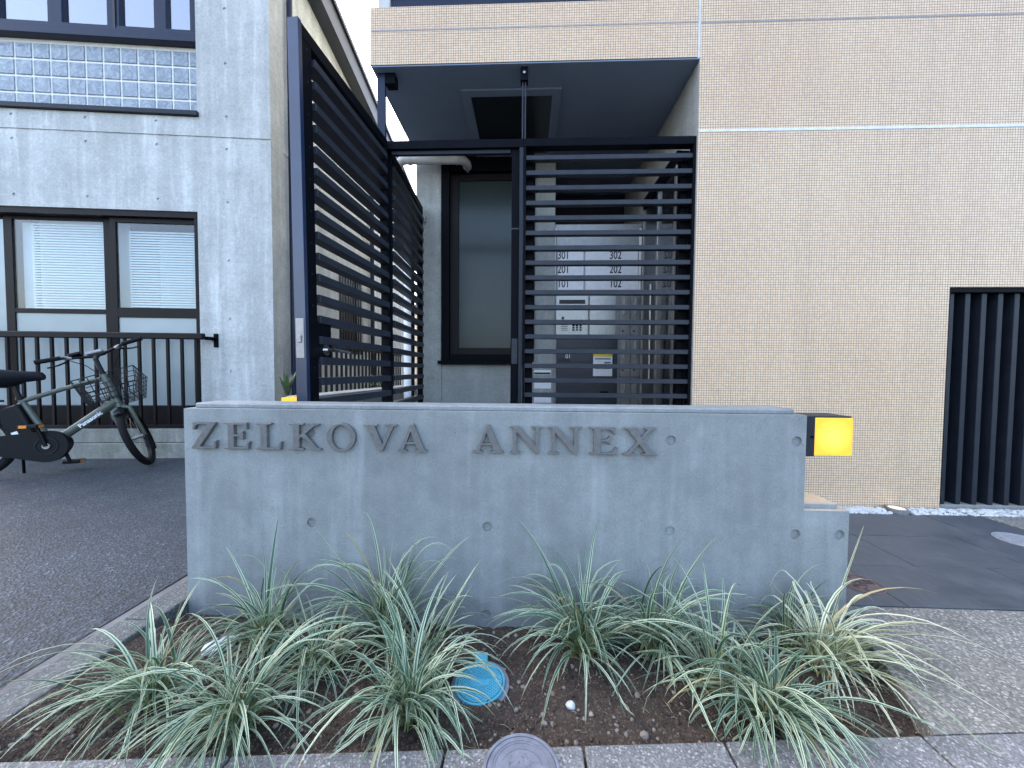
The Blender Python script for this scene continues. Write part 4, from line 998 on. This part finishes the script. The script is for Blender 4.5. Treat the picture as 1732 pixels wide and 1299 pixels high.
# wire basket
def basket():
    m = MB(); bx0, bx1, hy_, z0_, z1_ = hb.x+.005, hb.x+.25, .19, .565, .775
    def wire(*p): m.tube(p, .003, 5)
    def ringp(z_, t): x0 = bx0+.02*(1-t); x1 = bx1-.05*(1-t); y = hy_-.04*(1-t); return [Vector((x0, -y, z_)), Vector((x1, -y, z_)), Vector((x1, y, z_)), Vector((x0, y, z_)), Vector((x0, -y, z_))]
    for i in range(6):
        t = i/5; q = ringp(z0_+(z1_-z0_)*t, t); m.tube(q, (.0045 if i == 5 else .003), 5)
    for s in range(4):
        for j in range(8):
            u = j/8; a = ringp(z0_, 0); b = ringp(z1_, 1); wire(a[s].lerp(a[s+1], u), b[s].lerp(b[s+1], u))
    a = ringp(z0_, 0)
    for j in range(1, 8): u = j/8; wire(a[0].lerp(a[1], u), a[3].lerp(a[2], u)); wire(a[1].lerp(a[2], u), a[0].lerp(a[3], u))
    m.build('basket', 'bike_black', st_)
basket()
MB().tube([(-.75, .05, .20), (-.80, .16, .004)], .009, 8).build('side_stand', 'bike_black', bk, smooth=True)

# ------------------------------------------------------------------ plants
def blade(mb, uvs, rnd, base, az, el, L, w, droop, r, curl=0, fold=.35, path=None):
    n = 11; p = Vector(base); pts = []; dirs = []
    if path:
        pts = [path[0]*(1-i/n)**2+path[1]*(2*(i/n)*(1-i/n))+path[2]*(i/n)**2 for i in range(n+1)]
        dirs = [(pts[min(i+1, n)]-pts[max(i-1, 0)]).normalized() for i in range(n+1)]
        az = math.atan2(path[2].y-path[0].y, path[2].x-path[0].x)
    for i in range(0 if path else n+1):
        t = i/n; e = el-droop*(t**1.35); a = az+curl*t
        d = Vector((math.cos(e)*math.cos(a), math.cos(e)*math.sin(a), math.sin(e)))
        pts.append(p.copy()); dirs.append(d); p = p+d*(L/n)
        g = soilz(p.x, p.y)+.006 if insoil(p.x, p.y) else .008
        if p.z < g: p.z = g+.003*math.sin(i*2+r*9)
        if p.y > WALL_Y-.012-.01*r: p.y = WALL_Y-.012-.01*r
    b0 = len(mb.v)
    for i, (p, d) in enumerate(zip(pts, dirs)):
        t = i/n
        side = Vector((-math.sin(az+curl*t), math.cos(az+curl*t), 0)); tw = .5*math.sin(r*40+t*2.2); upv = side.cross(d)*-1
        if upv.z < 0: upv = -upv
        side = (side*math.cos(tw)+upv*math.sin(tw)).normalized(); upv = d.cross(side).normalized()
        if upv.z < 0: upv = -upv
        ww = w*min(1, .45+t*3)*(1-t**2.6)**.8+.0003
        mb.v += [tuple(p-side*ww*.5+upv*ww*fold*.5), tuple(p), tuple(p+side*ww*.5+upv*ww*fold*.5)]
        uvs += [(0, t), (.5, t), (1, t)]; rnd += [r]*3
    for i in range(n):
        for k in range(2): mb.f.append((b0+i*3+k, b0+i*3+k+1, b0+(i+1)*3+k+1, b0+(i+1)*3+k))
def leafobj(name, mb, uvs, rnd, mat, parent):
    o = mb.build(name, mat, parent, smooth=True, fix=False); me = o.data
    uv = me.uv_layers.new(name='UVMap')
    for l in me.loops: uv.data[l.index].uv = uvs[l.vertex_index]
    at = me.attributes.new('rnd', 'FLOAT', 'POINT'); at.data.foreach_set('value', rnd)
    return o
def clump(px, py, n, nl, L, label, seed, mat='leaf', lean=(0, 0), upright=0.0):
    g = random.Random(seed); b = onz(px, py, -.05); b.z = soilz(b.x, b.y)-.004
    if b.y > WALL_Y-.05: b.y = WALL_Y-.05
    e = empty('lilyturf', b); tag(e, label, 'plant', 'striped grassy plants in the bed')
    sty = g.uniform(.82, 1.22); wst = g.uniform(.85, 1.2)
    def one(mb, uvs, rnd, big):
        a = g.random()*6.283
        off = Vector((g.gauss(0, .020), g.gauss(0, .016), 0)); base = b+off
        a2 = math.atan2(math.sin(a)+lean[1], math.cos(a)+lean[0]) if g.random() < .8 else a
        ln = L*(g.uniform(.95, 1.5) if big else g.uniform(.5, 1.15))
        el = R(g.uniform(48, 88)) if big else R(g.uniform(35, 85)); dr = R(g.uniform(80, 150))*(1-upright*g.random())*sty
        if big and g.random() < .12: dr *= .35; el = R(g.uniform(62, 85))
        blade(mb, uvs, rnd, base, a2, el, ln, (g.uniform(.0065, .011) if big else g.uniform(.004, .008))*wst, dr, g.random(), g.uniform(-.5, .5))
    mb, uvs, rnd = MB(), [], []
    for i in range(n): one(mb, uvs, rnd, False)
    mb.v = [tuple(Vector(v)-b) for v in mb.v]
    o = leafobj('foliage', mb, uvs, rnd, mat, e); o['kind'] = 'stuff'
    for i in range(nl):
        mb, uvs, rnd = MB(), [], []; one(mb, uvs, rnd, True); mb.v = [tuple(Vector(v)-b) for v in mb.v]
        leafobj('leaf', mb, uvs, rnd, mat, e)
    m = MB()
    for i in range(7):
        a = g.random()*6.28; q = Vector((g.gauss(0, .012), g.gauss(0, .012), 0)); m.tube([q, q+Vector((math.cos(a)*.012, math.sin(a)*.012, .05))], [.004, .0025], 5)
    m.build('crown', 'straw', e)
    return e
CL = [
 (268, 1188, 85, 24, .265, 'dark drooping striped plant nearest the kerb at the front of the bed', (-.15, -.35), 'leaf', 0),
 (400, 1236, 110, 26, .285, 'broad striped plant spilling over the edging between kerb and blue cover', (-.1, -.45), 'leaf', 0),
 (452, 1088, 60, 20, .28, 'striped plant against the wall at the end by the kerb', (-.15, .0), 'leaf', .2),
 (535, 1135, 55, 18, .25, 'striped plant with pale upright centre beside the wrapper row', (0, -.1), 'leaf', .1),
 (655, 1080, 80, 24, .345, 'tall striped plant touching the wall under the letters O and V', (0, .05), 'leaf', .8),
 (712, 1140, 45, 16, .29, 'thin striped plant just beside the blue cover with leaves arching over it', (.3, -.1), 'leaf', .35),
 (690, 1222, 75, 22, .26, 'striped plant with yellow heart in front of the blue cover', (.1, -.2), 'leaf', .1),
 (985, 1098, 105, 28, .31, 'large fountain shaped striped plant against the wall past the blue cover', (0, -.2), 'leaf', .1),
 (1110, 1100, 95, 24, .30, 'dense striped plant against the wall under the letter X', (.15, -.1), 'leaf', .2),
 (1212, 1165, 60, 18, .30, 'upright striped plant with yellow stems in the middle of the bed end', (.1, 0), 'leaf', .35),
 (1300, 1222, 95, 24, .29, 'tangled striped plant hanging over the edging block joint', (.15, -.4), 'leaf', 0),
 (1398, 1128, 70, 26, .32, 'pale yellowish striped plant at the stepped end of the wall', (.45, -.2), 'leaf_pale', .15),
 (1345, 1085, 35, 10, .26, 'small striped plant tucked against the wall by the pale one', (-.2, .1), 'leaf', .35)]
EC = []
for i, (px, py, n, nl, L, lab, lean, mat, upr) in enumerate(CL): EC.append(clump(px, py, int(n*1.2), int(nl*1.15), L, lab, 100+i, mat, lean, upr))
# long single leaves that stand out: clump, tip pixel, how far the tip leans towards the wall, arch height, width, striping
for ci, tx, ty, dy, arch, w_, rn in ((4, 612, 866, .03, .02, .010, .75), (4, 668, 915, .02, .02, .009, .7), (4, 765, 930, .03, .10, .010, .6), (4, 757, 960, .02, .09, .009, .5),
    (5, 812, 948, .04, .00, .011, .8), (5, 800, 1010, .02, .03, .009, .6), (5, 872, 1204, -.12, .22, .010, .9), (3, 497, 985, .02, .0, .011, .8), (2, 525, 948, .02, .03, .009, .7), (2, 592, 968, .0, .09, .009, .6),
    (7, 838, 988, .0, .09, .009, .6), (7, 925, 957, .02, .04, .009, .7), (7, 815, 1012, .0, .02, .009, .65), (7, 880, 1150, -.1, .16, .009, .55), (8, 1085, 950, .02, .04, .009, .6), (8, 1240, 1065, -.05, .15, .010, .55),
    (9, 1188, 956, .03, .0, .011, .7), (9, 1252, 992, .03, .06, .012, .7), (9, 1330, 1160, -.1, .16, .010, .6), (11, 1572, 1172, -.12, .16, .009, .9), (11, 1498, 1080, .02, .13, .008, .8), (11, 1480, 1020, .03, .10, .009, .9),
    (10, 1630, 1262, -.08, .12, .010, .6), (10, 1440, 1290, -.10, .12, .010, .6), (0, 310, 1010, .03, .0, .010, .99), (0, 75, 1150, .0, .10, .009, .6), (0, 40, 1232, -.04, .10, .010, .6), (1, 250, 1290, -.08, .10, .011, .6), (6, 560, 1285, -.06, .14, .010, .55), (6, 858, 1105, .03, .10, .009, .7)):
    e = EC[ci]; b = e.location.copy(); tip = ony(tx, ty, min(b.y+dy, WALL_Y-.02))
    g_ = (soilz(tip.x, tip.y) if insoil(tip.x, tip.y) else 0)+.008
    if tip.z < g_: tip = onz(tx, ty, g_)
    ctl = b.lerp(tip, .42); ctl.z = max(b.z, tip.z)+arch+.01 if arch else b.lerp(tip, .55).z+.01
    mb, uvs, rnd = MB(), [], []
    blade(mb, uvs, rnd, b, 0, 0, 0, w_, 0, rn if rn < .97 else .985, 0, .35, [b, ctl, tip])
    mb.v = [tuple(Vector(v)-b) for v in mb.v]
    leafobj('leaf', mb, uvs, rnd, 'leaf_pale' if ci == 11 else 'leaf', e)
# a few small weeds and the plants in the passage
def leafy(name, loc, n, h, label, seed, long=False):
    g = random.Random(seed); m = MB(); e = empty(name, loc); tag(e, label, 'plant')
    for i in range(n):
        a = g.random()*6.28
        if long:
            r_ = g.uniform(.3, 1)*h*.35; tip = Vector((math.cos(a)*r_, math.sin(a)*r_, h*g.uniform(.6, 1))); s = Vector((-math.sin(a), math.cos(a), 0))*h*.07
            m.add([-s*.6, s*.6, tip*.5+s+Vector((0, 0, .02)), tip, tip*.5-s+Vector((0, 0, .02))], [(0, 1, 2, 4), (4, 2, 3)])
        else:
            c = Vector((g.gauss(0, h*.35), g.gauss(0, h*.35), g.uniform(.1, 1)*h)); u = Vector((g.gauss(0, 1), g.gauss(0, 1), g.gauss(0, .6))).normalized(); v = u.cross(Vector((g.random(), g.random(), 1))).normalized(); s = h*.13
            m.add([c-u*s, c-v*s*.5, c+u*s, c+v*s*.5], [(0, 1, 2, 3)])
    q = m.build('foliage', 'leaf_green', e, fix=False); q['kind'] = 'stuff'
    MB().tube([(0, 0, 0), (0, 0, h*.6)], [.008, .004], 6).build('stem', 'straw', e)
leafy('agave', (-1.70, 2.62, .62), 16, .20, 'small spiky plant by the corner of the concrete house', 1, True)
leafy('shrub', (-1.40, 3.55, .60), 130, .17, 'small green shrub behind the slats in the passage', 2)
leafy('weed', (onz(410, 1262, 0).x, onz(410, 1262, 0).y, -.04), 40, .035, 'tiny green weed at the front edge of the soil', 3)
